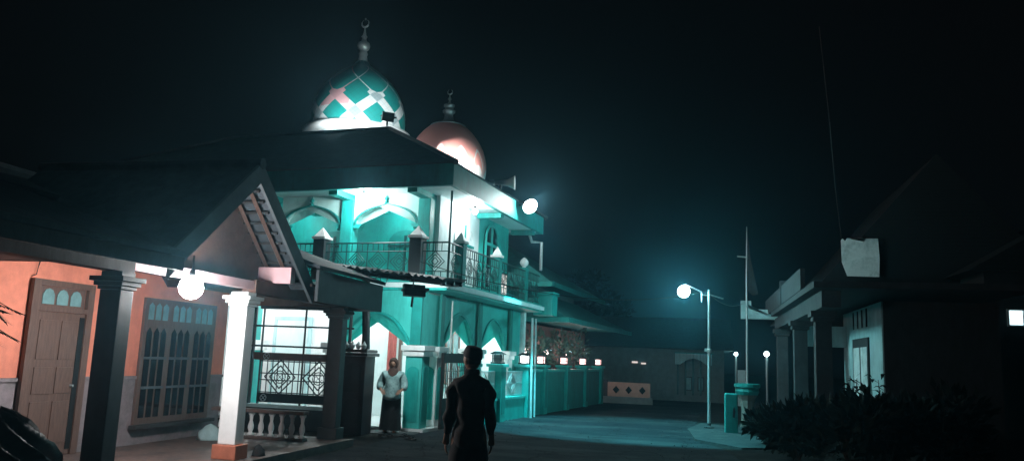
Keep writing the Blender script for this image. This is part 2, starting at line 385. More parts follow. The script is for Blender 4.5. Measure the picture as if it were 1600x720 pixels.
# doors in the inner wall
for x in (-10.55, -13.3):
    d = MB().box(x, x + 1.0, 18.84, 18.897, 0.072, 2.45).build('door', M['mint'], mosque)
    fb = MB(); fb.box(x - 0.09, x - 0.003, 18.82, 18.896, 0.072, 2.55); fb.box(x + 1.003, x + 1.09, 18.82, 18.896, 0.072, 2.55); fb.box(x - 0.003, x + 1.003, 18.82, 18.896, 2.453, 2.55)
    fb.build('door_frame', M['brown_wood'] if x > -11 else M['teal_grey'], d)
    if x < -11: continue
    cb = MB()
    for k in range(7):
        cb.tube([(x + 0.72 + k * 0.035, 18.80 + 0.012 * (k % 2), 0.25), (x + 0.72 + k * 0.035, 18.80 + 0.012 * (k % 2), 2.40)], 0.02, 8)
    cb.build('curtain', M['curtain'], d)
for y in (20.0, 21.9):
    wdw = MB().box(-9.597, -9.55, y, y + 0.9, 0.9, 2.3).build('window', M['glass'], mosque)
    fb = MB(); fb.box(-9.596, -9.52, y - 0.07, y - 0.003, 0.83, 2.37); fb.box(-9.596, -9.52, y + 0.903, y + 0.97, 0.83, 2.37); fb.box(-9.596, -9.52, y - 0.003, y + 0.903, 2.303, 2.37); fb.box(-9.596, -9.52, y - 0.003, y + 0.903, 0.83, 0.897); fb.box(-9.548, -9.53, y + 0.42, y + 0.48, 0.9, 2.3)
    fb.build('window_frame', M['brown_wood'], wdw)

# arcade: profile of one bell-shaped arch (half width fraction, height fraction)
BELL = [(1.0, 0.0), (0.985, 0.10), (0.93, 0.22), (0.86, 0.34), (0.78, 0.46), (0.70, 0.58), (0.61, 0.70), (0.49, 0.81), (0.34, 0.90), (0.17, 0.965), (0.0, 1.0)]
ZSIDE = 0.12
def arch_curve(c, hw, z0, h):
    L_ = [(c - hw * a, z0 + h * b) for a, b in BELL]
    R_ = [(c + hw * a, z0 + h * b) for a, b in BELL[-2::-1]]
    return L_ + R_
ZS, ZA, ZT = 1.86, 2.54, 3.08
def arcade(axis, cs, hw, edge0, edge1, a, b):
    """wall with arch openings: pieces per bay so polygons stay simple"""
    mb = MB()
    bounds = [edge0] + [(cs[i] + cs[i + 1]) / 2 for i in range(len(cs) - 1)] + [edge1]
    for i, c in enumerate(cs):
        cu = arch_curve(c, hw, ZS, ZA - ZS + (ZSIDE if axis == 'x' else 0))
        poly = [(bounds[i], ZS)] + cu + [(bounds[i + 1], ZS), (bounds[i + 1], ZT), (bounds[i], ZT)]
        mb.prism(poly, axis, a, b)
    return mb
def arch_trim(axis, c, hw, a, b, t=0.07):
    mb = MB(); cu = arch_curve(c, hw, ZS, ZA - ZS + (ZSIDE if axis == 'x' else 0)); ou = [(c + (p - c) * (1 + t / hw), q + t * 0.9 * ((q - ZS) / (ZA - ZS)) ** 0.5) for p, q in cu]
    for i in range(len(cu) - 1):
        mb.prism([cu[i], cu[i + 1], ou[i + 1], ou[i]], axis, a, b)
    return mb
front_px = [-7.83, -9.88, -12.25, -14.6, -16.9]                 # pillar centres along the front
fc = [(front_px[0] + front_px[1]) / 2]
side_py = [17.2, 19.66, 22.12]
sc_ = [18.43, 20.89]
arcade('y', fc, 0.80, -9.98, -7.95, 16.30, 16.52).build('front_arcade', M['teal_pale'], mosque)
MB().box(-18.9, -9.983, 16.30, 16.52, 2.86, ZT).build('front_beam', M['white'], mosque)
arcade('x', sc_, 0.95, 16.26, 23.55, -7.80, -7.72).build('side_arcade', M['teal_pale'], mosque)
for c in fc: arch_trim('y', c, 0.80, 16.26, 16.298).build('arch_trim', M['teal'], mosque)
for c in sc_: arch_trim('x', c, 0.93, -7.718, -7.68).build('arch_trim', M['teal'], mosque)
# pillars with niche panel and capital
def pillar(x, y, hw=0.20, corner=False, m=None):
    p = MB().box(x - hw, x + hw, y - hw, y + hw, 0.07, 1.62, 0.012).build('pillar', m or (M['teal_pale'] if corner else M['white']), mosque)
    n = MB()
    arc = [(x - hw * .72, 0.22), (x + hw * .72, 0.22)] + [(x + hw * .72 * math.cos(t), 1.28 + 0.12 * math.sin(t)) for t in [k * PI / 10 for k in range(11)]]
    n.prism(arc, 'y', y - hw - 0.014, y - hw - 0.002)
    arc = [(y - hw * .72, 0.22), (y + hw * .72, 0.22)] + [(y + hw * .72 * math.cos(t), 1.28 + 0.12 * math.sin(t)) for t in [k * PI / 10 for k in range(11)]]
    n.prism(arc, 'x', x + hw + 0.002, x + hw + 0.014)
    n.build('niche_panel', M['teal'], p)
    c = MB(); c.box(x - hw - .05, x + hw + .05, y - hw - .05, y + hw + .05, 1.623, 1.74, 0.01); c.box(x - hw - .09, x + hw + .09, y - hw - .09, y + hw + .09, 1.743, 1.857, 0.01)
    c.build('capital', M['white'], p)
for i, x in enumerate(front_px):
    pillar(x, 16.4, corner=(i == 0), m=M['teal'] if i == 2 else None)
    if i: MB().box(x - .14, x + .14, 16.27, 16.52, 1.86, 2.857).build('upper_shaft', M['teal'] if i == 2 else M['white'], mosque)
for y in side_py: pillar(-7.83, y)
MB().box(-7.94, -7.725, 22.33, 23.55, 0.072, 1.857).build('end_wall', M['teal'], mosque)
# pilasters above the pillars, up to the slab
MB().box(-7.95, -7.70, 16.195, 16.257, 1.87, 3.07).build('pilaster', M['teal_deep'], mosque)
for y in side_py: MB().box(-7.678, -7.62, y - .1, y + .1, 1.87, 3.07).build('pilaster', M['teal_deep'], mosque)
# slab with moulding
mb = MB(); mb.box(-19.0, -7.15, 16.25, 23.55, 3.085, ZF, 0.01)
mb.build('balcony_slab', M['teal'], mosque)
mb = MB(); mb.box(-19.0, -7.10, 16.19, 16.247, 3.14, 3.25); mb.box(-7.147, -7.09, 16.19, 23.6, 3.14, 3.25)
mb.build('slab_moulding', M['mint'], mosque)
MB().box(-19, -7.72, 16.53, 18.89, 3.03, 3.08).build('terrace_ceiling', M['white'], mosque)

# upper storey -------------------------------------------------
ZC = 5.41                                        # soffit
EX, EY, EB = -6.95, 15.85, 22.75                 # eave edges
XL = -19.3
col_x = [-8.0, -10.05, -12.1, -14.15, -16.2, -18.25]
for x in col_x:
    c = MB().box(x - .155, x + .155, 16.65, 16.96, ZF + .003, ZC - .14, 0.01).build('column', M['teal'], mosque)
# beams from the columns to the eave
for x in col_x: MB().box(x - .12, x + .12, EY + .12, 18.55, ZC - .137, ZC - .003).build('soffit_beam', M['teal'], mosque)
for y in (19.45, 22.2): MB().box(-7.75, EX - .12, y - .1, y + .1, ZC - .137, ZC - .003).build('soffit_beam', M['teal'], mosque)
# ogee arch panels between the columns
def ogee(c, hw, z0, h):
    pts = [(1, 0), (0.97, .18), (.90, .36), (.78, .54), (.62, .70), (.42, .83), (.22, .92), (.08, .97), (0, 1.06)]
    return [(c - hw * a, z0 + h * b) for a, b in pts] + [(c + hw * a, z0 + h * b) for a, b in pts[-2::-1]]
for i in range(5):
    c = (col_x[i] + col_x[i + 1]) / 2; hw = 0.80; e = 1.025 - .157
    cu = ogee(c, hw, 4.70, .46)
    mb = MB(); mb.prism([(c - e, 4.70)] + cu + [(c + e, 4.70), (c + e, ZC - .003), (c - e, ZC - .003)], 'y', 16.72, 16.88)
    a = mb.build('arch_panel', M['mint_teal'], mosque)
    k = MB(); k.prism([(c - e, 4.60), (c - hw + .06, 4.60), (c - hw + .06, 4.56), (c - hw + .16, 4.697), (c - e, 4.697)], 'y', 16.71, 16.89); k.build('corbel', M['teal'], a)
    k = MB(); k.prism([(c + e, 4.60), (c + hw - .06, 4.60), (c + hw - .06, 4.56), (c + hw - .16, 4.697), (c + e, 4.697)], 'y', 16.71, 16.89); k.build('corbel', M['teal'], a)
    t = MB(); ou = ogee(c, hw + .05, 4.70, .50)
    for j in range(len(cu) - 1): t.prism([cu[j], cu[j + 1], ou[j + 1], ou[j]], 'y', 16.68, 16.717)
    t.build('arch_trim', M['teal_deep'], a)
    f = MB(); f.lathe([(.02, 0), (.05, .05), (.03, .09), (.06, .13), (.015, .2), (.002, .26)], (c, 16.69, 5.16), 10); f.build('arch_finial', M['teal_deep'], a)
# upper walls
mb = MB(); mb.box(-19.0, -7.98, 18.6, 18.8, ZF + .003, ZC); mb.build('upper_front_wall', M['teal'], mosque)
mb = MB(); mb.box(-7.97, -7.78, 17.05, 19.62, ZF + .003, ZC); mb.build('upper_bay_wall', M['mint'], mosque)  # pale paint puts the lamplight of this bay into the teal side wall
mb = MB(); mb.box(-7.97, -7.782, 19.623, 22.0, ZF + .003, ZC); mb.box(-12.0, -7.972, 21.8, 22.0, ZF + .003, ZC); mb.build('upper_side_wall', M['teal'], mosque)
# openings in the upper front wall
for x in (-9.4, -11.5, -13.6):
    arc = [(x - .5, ZF + .01), (x + .5, ZF + .01), (x + .5, 4.5)] + [(x + .5 * math.cos(t), 4.5 + .35 * math.sin(t)) for t in [k * PI / 8 for k in range(1, 8)]] + [(x - .5, 4.5)]
    mb = MB(); mb.prism(arc, 'y', 18.55, 18.597); d = mb.build('balcony_door', M['teal_deep'], mosque)
    mb = MB(); mb.box(x - .03, x + .03, 18.52, 18.548, ZF + .01, 4.7); mb.box(x - .5, x + .5, 18.525, 18.547, 4.4, 4.46); mb.build('door_frame', M['iron_teal'], d)
# side openings: grey arched door and arched window
def side_arch(y0, y1, z0, zs, rise, name, m, x=-7.778):
    yc = (y0 + y1) / 2; hw = (y1 - y0) / 2
    arc = [(y0, z0), (y1, z0), (y1, zs)] + [(yc + hw * math.cos(t), zs + rise * math.sin(t) ** .8) for t in [k * PI / 10 for k in range(1, 10)]] + [(y0, zs)]
    mb = MB(); mb.prism(arc, 'x', x, x + .03); return mb.build(name, m, mosque), arc
d, arc = side_arch(17.95, 19.2, ZF + .006, 4.55, .42, 'arched_door', M['pale_sheet'])
mb = MB(); mb.box(-7.746, -7.72, 18.55, 18.61, ZF + .01, 4.95); mb.box(-7.746, -7.725, 17.97, 19.18, 4.42, 4.48); mb.build('door_frame', M['teal_deep'], d)
d, arc = side_arch(20.0, 20.95, 3.5, 4.75, .5, 'arched_window', M['glass_dark'])
mb = MB()
for i in range(len(arc)):
    p, q = arc[i], arc[(i + 1) % len(arc)]
    mb.bar((-7.72, p[0], p[1]), (-7.72, q[0], q[1]), .035)
mb.box(-7.746, -7.70, 20.44, 20.51, 3.5, 5.2); mb.box(-7.746, -7.71, 20.02, 20.93, 4.68, 4.75); mb.box(-7.746, -7.71, 20.02, 20.93, 4.1, 4.15); mb.build('window_frame', M['teal'], d)
mb = MB()
for k in range(4): mb.box(-7.745, -7.735, 20.08 + .22 * k, 20.22 + .22 * k, 3.6, 4.05)
mb.build('pane', M['glass_teal'], d)
# small lit window low on the side wall
wn = MB().box(-7.78, -7.74, 21.15, 21.9, 3.42, 4.08).build('window', M['iron_teal'], mosque)
mb = MB()
for i in range(3):
    for j in range(2): mb.box(-7.738, -7.73, 21.19 + .235 * i, 21.37 + .235 * i, 3.47 + .3 * j, 3.72 + .3 * j)
mb.build('pane', M['lit_room'], wn)

# roof: fascia, soffit, hip
ZE, ZR = 5.87, 7.86
mb = MB(); mb.box(XL, EX, EY, EY + .1, ZC - .04, ZE); mb.box(EX - .1, EX, EY + .103, EB, ZC - .04, ZE); mb.box(XL, EX - .103, EB - .1, EB, ZC - .04, ZE); mb.box(XL, XL + .1, EY + .103, EB - .103, ZC - .04, ZE)
mb.build('fascia', M['teal_deep'], mosque)
MB().box(XL + .103, EX - .103, EY + .103, EB - .103, ZC + .003, ZC + .06).build('soffit', M['mint'], mosque)
t = 3.62; a0, a1 = XL - .08, EX + .08; b0, b1 = EY - .08, EB + .08
mb = MB()
A = mb.verts([(a0, b0, ZE + .003), (a1, b0, ZE + .003), (a1, b1, ZE + .003), (a0, b1, ZE + .003)])
ra, rb = (a0 + t, (b0 + b1) / 2, ZR), (a1 - t, (b0 + b1) / 2, ZR)
R_ = mb.verts([ra, rb])
for f in ((A[0], A[1], R_[1], R_[0]), (A[1], A[2], R_[1]), (A[2], A[3], R_[0], R_[1]), (A[3], A[0], R_[0]), (A[3], A[2], A[1], A[0])): mb.bm.faces.new(f)
roof = mb.build('roof', M['roof1'], mosque)
mb = MB()
for p, q in (((a0, b0, ZE), ra), ((a1, b0, ZE), rb), ((a1, b1, ZE), rb), ((a0, b1, ZE), ra), (ra, rb)):
    mb.tube([p, q], .07, 6)
mb.build('ridge_caps', M['roof1'], roof)

# railing: panels between posts ------------------------------------------------
def panel(p, q, z0, z1, mbr):
    """wrought iron panel from p to q (2D points), rails, bars and nested diamonds"""
    p = Vector(p); q = Vector(q); L_ = (q - p).length; d = (q - p) / L_
    def P(s_, z): v = p + d * s_; return (v.x, v.y, z)
    r = .012
    for z in (z0 + .07, z0 + .22, z1 - .2, z1): mbr.bar(P(0, z), P(L_, z), r * (1.7 if z == z1 else 1))
    n = max(1, round(L_ / .58)); cw = L_ / n
    zc = (z0 + .22 + z1 - .2) / 2; hh = (z1 - .2 - z0 - .22) / 2
    for i in range(n):
        c = cw * (i + .5)
        for k in (1.0, .68, .36):
            h_ = hh * k; w_ = min(cw * .5, hh * 1.02) * k
            pts = [(c - w_, zc), (c, zc + h_), (c + w_, zc), (c, zc - h_)]
            for j in range(4):
                a, b = pts[j], pts[(j + 1) % 4]; mbr.bar(P(*a), P(*b), r * .8)
        for s_ in (c - cw * .5, c - cw * .25, c, c + cw * .25):
            mbr.bar(P(s_, z1 - .2), P(s_, z1), r * .8); mbr.bar(P(s_, z0 + .07), P(s_, z0 + .22), r * .8)
        mbr.bar(P(c - cw * .5, z0), P(c - cw * .5, z1), r)
def rail_post(x, y, top=4.28, m=None, ball=False, hw=.15):
    p = MB().box(x - hw, x + hw, y - hw, y + hw, ZF + .003, top, .01).build('railing_post', m or M['black'], mosque)
    c = MB()
    if ball:
        c.lathe([(.05, 0), (.05, .04), (.1, .07), (.13, .14), (.12, .2), (.07, .26), (.02, .3)], (x, y, top + .003), 14)
    else:
        c.box(x - hw - .03, x + hw + .03, y - hw - .03, y + hw + .03, top + .003, top + .06)
        B = c.verts([(x - hw, y - hw, top + .061), (x + hw, y - hw, top + .061), (x + hw, y + hw, top + .061), (x - hw, y + hw, top + .061)]); T = c.verts([(x, y, top + .30)])
        for i in range(4): c.bm.faces.new((B[i], B[(i + 1) % 4], T[0]))
        c.bm.faces.new(B[::-1])
    c.build('post_cap', M['white'], p)
fr_posts = [-18.6, -15.8, -13.05, -10.53, -8.0]
for x in fr_posts: rail_post(x, 16.42)
for y in (17.3, 19.8, 22.1): rail_post(-7.3, y, m=M['teal_deep'], ball=(y > 22), hw=.11)
ZRL = ZF + .88
for a, b in zip(fr_posts, fr_posts[1:] + [-7.22]):
    mbr = MB(); panel((a + (.153 if a in fr_posts else 0), 16.38), (b - (.153 if b in fr_posts else 0), 16.38), ZF, ZRL, mbr); mbr.build('railing_panel', M['iron_teal'], mosque)
for a, b in ((16.42, 17.187), (17.413, 19.687), (19.913, 21.987), (22.213, 23.4)):
    mbr = MB(); panel((-7.22, a), (-7.22, b), ZF, ZRL, mbr); mbr.build('railing_panel', M['iron_teal'], mosque)
MB().tube([(-7.2, 16.38, ZF + .003), (-7.2, 16.38, ZC - .05)], .028, 8).build('corner_rod', M['iron_teal'], mosque)
# down pipes on the side
MB().tube([(-7.58, 17.62, 0.08), (-7.58, 17.62, 2.95)], .022, 8).build('drain_pipe', M['cream'], mosque)
MB().tube([(-7.3, 22.55, 5.3), (-7.3, 22.75, 5.15), (-7.05, 22.95, 5.15), (-7.05, 22.95, 4.3)], .05, 8).build('gutter_pipe', M['steel'], mosque)
# box parapet at the balcony end
bx = MB(); bx.box(-7.45, -6.85, 23.62, 24.2, 3.0, 3.62, .01); bx.box(-7.5, -6.8, 23.57, 24.25, 3.623, 3.72, .01)
bx.build('parapet_box', M['teal'], mosque)

# dome 1 -----------------------------------------------------------------------
DX, DY, DZ = -13.1, 22.0, 8.56
dome_c = (DX, DY, DZ)
mb = MB(); mb.lathe([(1.45, -2.3), (1.45, -.35), (1.5, -.2)], dome_c, 40); drum = mb.build('dome_drum', M['mint'], mosque, True)
prof = [(1.45, 0.0), (1.485, .12), (1.50, .28), (1.505, .44), (1.49, .62), (1.455, .80), (1.395, 1.0), (1.305, 1.2), (1.18, 1.4), (1.04, 1.57), (.86, 1.74), (.66, 1.90), (.45, 2.04), (.28, 2.16), (.19, 2.28)]
prof = [(r, z * 1.09) for r, z in prof]
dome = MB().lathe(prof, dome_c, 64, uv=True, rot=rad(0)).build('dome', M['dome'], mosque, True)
MB().lathe([(1.5, -.19), (1.72, -.12), (1.74, -.02), (1.70, .06), (1.52, .10), (1.49, .02)], dome_c, 48).build('dome_brim', M['white'], dome, True)
mb = MB(); mb.lathe([(.19, 2.27), (.15, 2.35), (.13, 2.5), (.15, 2.56), (.13, 2.62), (.10, 2.66), (.18, 2.74), (.21, 2.84), (.18, 2.94), (.09, 3.0), (.07, 3.1), (.10, 3.16), (.06, 3.22), (.035, 3.35), (.02, 3.5)], (DX, DY, DZ + .2), 18)
fin = mb.build('finial', M['polished'], dome, True)
mb = MB(); n = 14
ring = [(DX + .13 * math.cos(rad(120 + k * 300 / n)), DY, DZ + 3.83 + .13 * math.sin(rad(120 + k * 300 / n))) for k in range(n + 1)]
mb.tube(ring, [.006 + .03 * math.sin(PI * k / n) for k in range(n + 1)], 8); mb.lathe([(.001, -.04), (.035, 0), (.001, .04)], (DX, DY, DZ + 3.98), 8)
mb.build('crescent', M['polished'], fin, True)
# dome 2 -----------------------------------------------------------------------
EX2, EY2, EZ2 = -11.15, 24.75, 7.62
dc = (EX2, EY2, EZ2)
MB().lathe([(1.15, -7.6), (1.15, -.12), (1.2, 0)], dc, 36).build('dome_drum', M['mint'], mosque, True)
prof2 = [(1.32, 0.0), (1.365, .12), (1.39, .28), (1.395, .46), (1.38, .64), (1.34, .84), (1.27, 1.06), (1.16, 1.28), (1.03, 1.48), (.87, 1.68), (.68, 1.86), (.46, 1.99), (.22, 2.08)]
d2 = MB().lathe(prof2, dc, 56, uv=True).build('dome', M['dome2'], mosque, True); d2['label'] = 'salmon pink dome with white petals'
dome['label'] = 'teal dome with white diamond lattice'
mb = MB(); mb.lathe([(.60, 1.90), (.62, 1.94), (.56, 1.97), (.3, 2.06), (.22, 2.12)], dc, 36); mb.build('dome_cap', M['steel'], d2, True)
mb = MB(); mb.lathe([(.22, 2.11), (.17, 2.2), (.15, 2.34), (.16, 2.4), (.22, 2.44), (.22, 2.5), (.15, 2.54), (.14, 2.62), (.19, 2.66), (.19, 2.71), (.06, 2.76), (.03, 2.86), (.07, 2.93), (.03, 3.0), (.015, 3.1)], dc, 18)
f2 = mb.build('finial', M['steel'], d2, True)
ring = [(EX2 + .09 * math.cos(rad(120 + k * 300 / n)), EY2, EZ2 + 3.19 + .09 * math.sin(rad(120 + k * 300 / n))) for k in range(n + 1)]
MB().tube(ring, [.005 + .022 * math.sin(PI * k / n) for k in range(n + 1)], 8).build('crescent', M['steel'], f2, True)

# ---------------------------------------------------------------- prayer hall behind the mosque's balcony wing
hall = thing('prayer_hall', 'low hall behind the mosque with two tiers of teal hipped roofs', 'hall', (-7.6, 24.6, 0), RM)
MB().box(-16.5, -8.35, 24.7, 34.0, 0.0, 2.85).build('wall', M['brown_plaster'], hall)
def hip(mb, x0, x1, y0, y1, z0, x2, x3, y2, y3, z1):
    A = mb.verts([(x0, y0, z0), (x1, y0, z0), (x1, y1, z0), (x0, y1, z0)]); B = mb.verts([(x2, y2, z1), (x3, y2, z1), (x3, y3, z1), (x2, y3, z1)])
    for i in range(4): mb.bm.faces.new((A[i], A[(i + 1) % 4], B[(i + 1) % 4], B[i]))
    mb.bm.faces.new(A[::-1]); mb.bm.faces.new(B)
mb = MB(); hip(mb, -17.4, -6.55, 24.4, 35.0, 2.96, -14.5, -8.4, 26.2, 32.6, 3.98); lr = mb.build('lower_roof', M['roof2'], hall)
mb = MB(); mb.box(-17.42, -6.5, 24.35, 24.397, 2.84, 3.0); mb.box(-6.55, -6.5, 24.4, 35.0, 2.84, 3.0); mb.build('eave_board', M['teal_deep'], lr)
MB().box(-14.4, -8.5, 26.3, 32.5, 3.983, 4.4).build('clerestory', M['grey_wall'], hall)
mb = MB(); hip(mb, -15.4, -7.4, 25.4, 33.4, 4.2, -11.6, -11.1, 29.0, 29.6, 6.4); ur = mb.build('upper_roof', M['roof2'], hall)
mb = MB(); mb.box(-15.42, -7.37, 25.35, 25.4, 4.06, 4.22); mb.box(-7.4, -7.35, 25.4, 33.4, 4.06, 4.22); mb.build('eave_board', M['teal_deep'], ur)
for y in (25.6, 28.0, 30.4, 32.6):
    wn = MB().box(-8.35, -8.30, y - .5, y + .5, 0.9, 2.3).build('window', M['brown_wood'], hall)
    mb = MB(); mb.box(-8.298, -8.29, y - .42, y - .04, .98, 2.22); mb.box(-8.298, -8.29, y + .04, y + .42, .98, 2.22); mb.build('pane', M['glass_dark'], wn)
# ================================================================== FENCE along the street (mosque frame)
FX = -7.35
def ray_local_x(px, x):
    r = RW @ Vector((px - 800, 360 - 560, -F)); r = FR.inverted() @ r
    return r.y * x / r.x
fy = [ray_local_x(p, FX) for p in (720, 778, 820)] + [24.0, 26.3, 28.8, 31.3, 33.8]
fence = thing('street_fence', 'teal plastered fence wall with pillars along the street side of the mosque', 'fence', (FX, 17.0, 0), RM)
yl = [17.3] + fy[1:]
fy = [18.35, fy[1], fy[2], 24.3, 27.0, 29.7, 32.3]
def fpillar(y, m=M['teal']):
    p = MB().box(FX - .19, FX + .19, y - .19, y + .19, 0.0, 1.42, .01).build('pillar', m, fence)
    MB().box(FX - .24, FX + .24, y - .24, y + .24, 1.423, 1.5, .008).build('pillar_cap', M['teal_pale'], p)
    MB().box(FX + .192, FX + .2, y - .12, y + .12, 0.2, 1.3).build('face_panel', M['teal_deep'], p)
for y in fy: fpillar(y)
# open grille bays near the mosque corner
def grille(y0, y1, z0, z1):
    mb = MB()
    k = int((y1 - y0) / .07)
    for i in range(k + 1): mb.bar((FX, y0 + (y1 - y0) * i / k, z0), (FX, y0 + (y1 - y0) * i / k, z1), .008)
    for z in (z0, (z0 + z1) / 2, z1): mb.bar((FX, y0, z), (FX, y1, z), .014)
    zc = (z0 + z1) / 2; yc = (y0 + y1) / 2
    for h_ in (.28, .17):
        P = [(yc - h_ * 1.3, zc), (yc, zc + h_), (yc + h_ * 1.3, zc), (yc, zc - h_)]
        for j in range(4): mb.bar((FX + .01, *P[j]), (FX + .01, *P[(j + 1) % 4]), .014)
    return mb
for a, b in zip(fy[:2], fy[1:3]):
    MB().box(FX - .09, FX + .09, a + .193, b - .193, 0, .55).build('low_wall', M['teal'], fence)
    MB().box(FX - .12, FX + .12, a + .193, b - .193, .553, .62).build('coping', M['teal_pale'], fence)
    grille(a + .2, b - .2, .66, 1.3).build('grille', M['steel'], fence)
for a, b in zip(fy[2:], fy[3:]):
    MB().box(FX - .09, FX + .09, a + .193, b - .193, 0, 1.28).build('solid_wall', M['teal_deep'], fence)
    MB().box(FX - .13, FX + .13, a + .193, b - .193, 1.283, 1.36).build('coping', M['teal_pale'], fence)
    MB().box(FX + .093, FX + .11, a + .25, b - .25, .12, .5).build('skirting_panel', M['teal_deep'], fence)
# lanterns on the pillars
def lantern(y, lit, label, group='lanterns on the fence pillars'):
    t_ = thing('fence_lantern', label, 'lantern', (FX, y, 1.503), RM, group)
    b = MB(); b.box(FX - .15, FX + .15, y - .15, y + .15, 1.503, 1.55)
    for sx in (-.11, .11):
        for sy in (-.11, .11): b.box(FX + sx - .012, FX + sx + .012, y + sy - .012, y + sy + .012, 1.553, 1.75)
    b.box(FX - .125, FX + .125, y - .125, y + .125, 1.63, 1.645)
    b.build('lantern_frame', M['iron'], t_)
    MB().box(FX - .09, FX + .09, y - .09, y + .09, 1.553, 1.745).build('lantern_glass', lit, t_)
    r_ = MB(); A = r_.verts([(FX - .19, y - .19, 1.753), (FX + .19, y - .19, 1.753), (FX + .19, y + .19, 1.753), (FX - .19, y + .19, 1.753)]); B = r_.verts([(FX - .07, y - .07, 1.83), (FX + .07, y - .07, 1.83), (FX + .07, y + .07, 1.83), (FX - .07, y + .07, 1.83)])
    for i in range(4): r_.bm.faces.new((A[i], A[(i + 1) % 4], B[(i + 1) % 4], B[i]))
    r_.bm.faces.new(A[::-1]); r_.bm.faces.new(B); r_.build('lantern_roof', M['iron'], t_)
    return t_
lantern(fy[0], M['glass'], 'unlit square lantern on the fence pillar beside the black gate leaf')
lantern(fy[1], M['glass'], 'unlit square lantern to the right of the standing man, on a teal fence pillar')
lantern(fy[2], M['lantern_white'], 'cold white glowing lantern where the grille fence ends, by two leaning poles')
for y, lb in zip(fy[3:], ('warm glowing lantern nearest the leaning poles, on the solid part of the fence', 'second warm glowing lantern from the leaning poles, on the solid fence', 'third warm glowing lantern from the leaning poles, on the solid fence', 'last warm glowing lantern at the far end of the solid fence')):
    lantern(y, M['lantern_glow'], lb)
for y, W in ((fy[2], 8), (fy[3], 9), (fy[4], 9), (fy[5], 9), (fy[6], 9)):
    col = (0.9, 1, 1) if y == fy[2] else (1, .70, .66)
    point('lantern_light', mw(FX - .45, y, 1.95), W, col, .08)
# leaning pale poles
for dx, dy, lb, r in ((.22, -.25, 'thicker pale pole leaning on the fence beside the cold white lantern', .035), (.20, .16, 'thinner pale pole leaning behind the cold white lantern', .028)):
    mb = MB(); mb.tube([(FX + dx + .1, fy[2] + dy, 0.0), (FX + dx + .02, fy[2] + dy + .1, 2.85)], r, 8)
    mb2 = mb; org = mw(FX + dx + .1, fy[2] + dy, 0)
    bmesh.ops.transform(mb.bm, matrix=FR.to_4x4(), verts=mb.bm.verts)
    mb.solo('leaning_pole', M['teal_grey'], lb, 'pole', org, 'pale poles leaning on the fence')
# open dark gate leaf from the corner pillar
gl = thing('gate_leaf', 'black iron gate leaf folded back beside the teal corner pillar, behind the standing man', 'gate', (FX, 16.7, 0), RM)
mb = MB()
y0, y1 = 16.68, 18.1
mb.box(FX - .03, FX + .03, y0, y0 + .06, .05, 1.72); mb.box(FX - .03, FX + .03, y1 - .06, y1, .05, 1.72); mb.box(FX - .03, FX + .03, y0 + .06, y1 - .06, 1.5, 1.72); mb.box(FX - .03, FX + .03, y0 + .06, y1 - .06, .05, .12)
mb.build('gate_frame', M['iron'], gl)
MB().box(FX - .012, FX + .012, y0 + .063, y1 - .063, .123, .72).build('sheet_panel', M['sheet'], gl)
mb = MB()
for i in range(12): mb.bar((FX, y0 + .12 + i * .11, .72), (FX, y0 + .12 + i * .11, 1.5), .009)
for z in (.95, 1.15, 1.32): mb.bar((FX, y0 + .06, z), (FX, y1 - .06, z), .01)
mb.build('gate_bars', M['iron'], gl)

# ================================================================== lamps of the mosque
def globe_lamp(name, loc, r, label, cat, m=None, drop=.2, group=None, stem=M['iron']):
    t_ = thing(name, label, cat, (loc[0], loc[1], loc[2]), 0, group)
    MB().lathe([(.001, -r), (r * .5, -r * .87), (r * .87, -r * .5), (r, 0), (r * .87, r * .5), (r * .5, r * .87), (.03, r)], loc, 20).build('globe', m or M['bulb'], t_, True)
    MB().lathe([(.035, r + .001), (.04, r + .03), (.03, r + .07), (.012, r + .08), (.012, r + drop)], loc, 12).build('lamp_holder', stem, t_, True)
    return t_
p = mw(-9.35, 16.18, 5.24); globe_lamp('ceiling_lamp', p, .09, 'round white lamp glowing under the front eave above the wide balcony arch', 'lamp', drop=.16)
point('front_balcony_light', p, 150, (.95, 1, 1), .11)
p = mw(-7.35, 18.2, 5.22); globe_lamp('ceiling_lamp', p, .07, 'small round lamp under the side eave above the grey arched balcony door', 'lamp', drop=.18)
point('side_balcony_light', p, 75, (.95, 1, 1), .09)
p = mw(-12.3, 17.7, 5.24); globe_lamp('ceiling_lamp', p, .07, 'added fill lamp under the balcony ceiling behind the left arch, half hidden by panel', 'lamp', drop=.16)
point('balcony_fill_light', p, 30, (.85, 1, 1), .09)  # added lamp and fill light to brighten the left bay of the balcony
p = mw(-9.3, 17.9, 5.24); globe_lamp('ceiling_lamp', p, .07, 'added fill lamp under the balcony ceiling behind the wide lit arch', 'lamp', drop=.16)
point('balcony_fill_light', p, 30, (.85, 1, 1), .09)  # added lamp and fill light to brighten the inner balcony wall
for i, (x, y, W, lb) in enumerate(((-8.85, 17.6, 75, 'ceiling lamp inside the terrace behind the teal corner pillar'), (-11.0, 17.6, 95, 'ceiling lamp in the terrace behind the woman at the gate'), (-13.6, 17.6, 95, 'ceiling lamp in the terrace seen over the iron grid fence'), (-8.7, 20.2, 110, 'ceiling lamp in the side corridor behind the first street side arch'), (-8.7, 22.2, 85, 'ceiling lamp in the side corridor behind the second street side arch'))):
    p = mw(x, y, 2.84); globe_lamp('ceiling_lamp', p, .08, lb, 'lamp', drop=.17)
    point('terrace_light', p, W, (.95, 1, 1), .1)

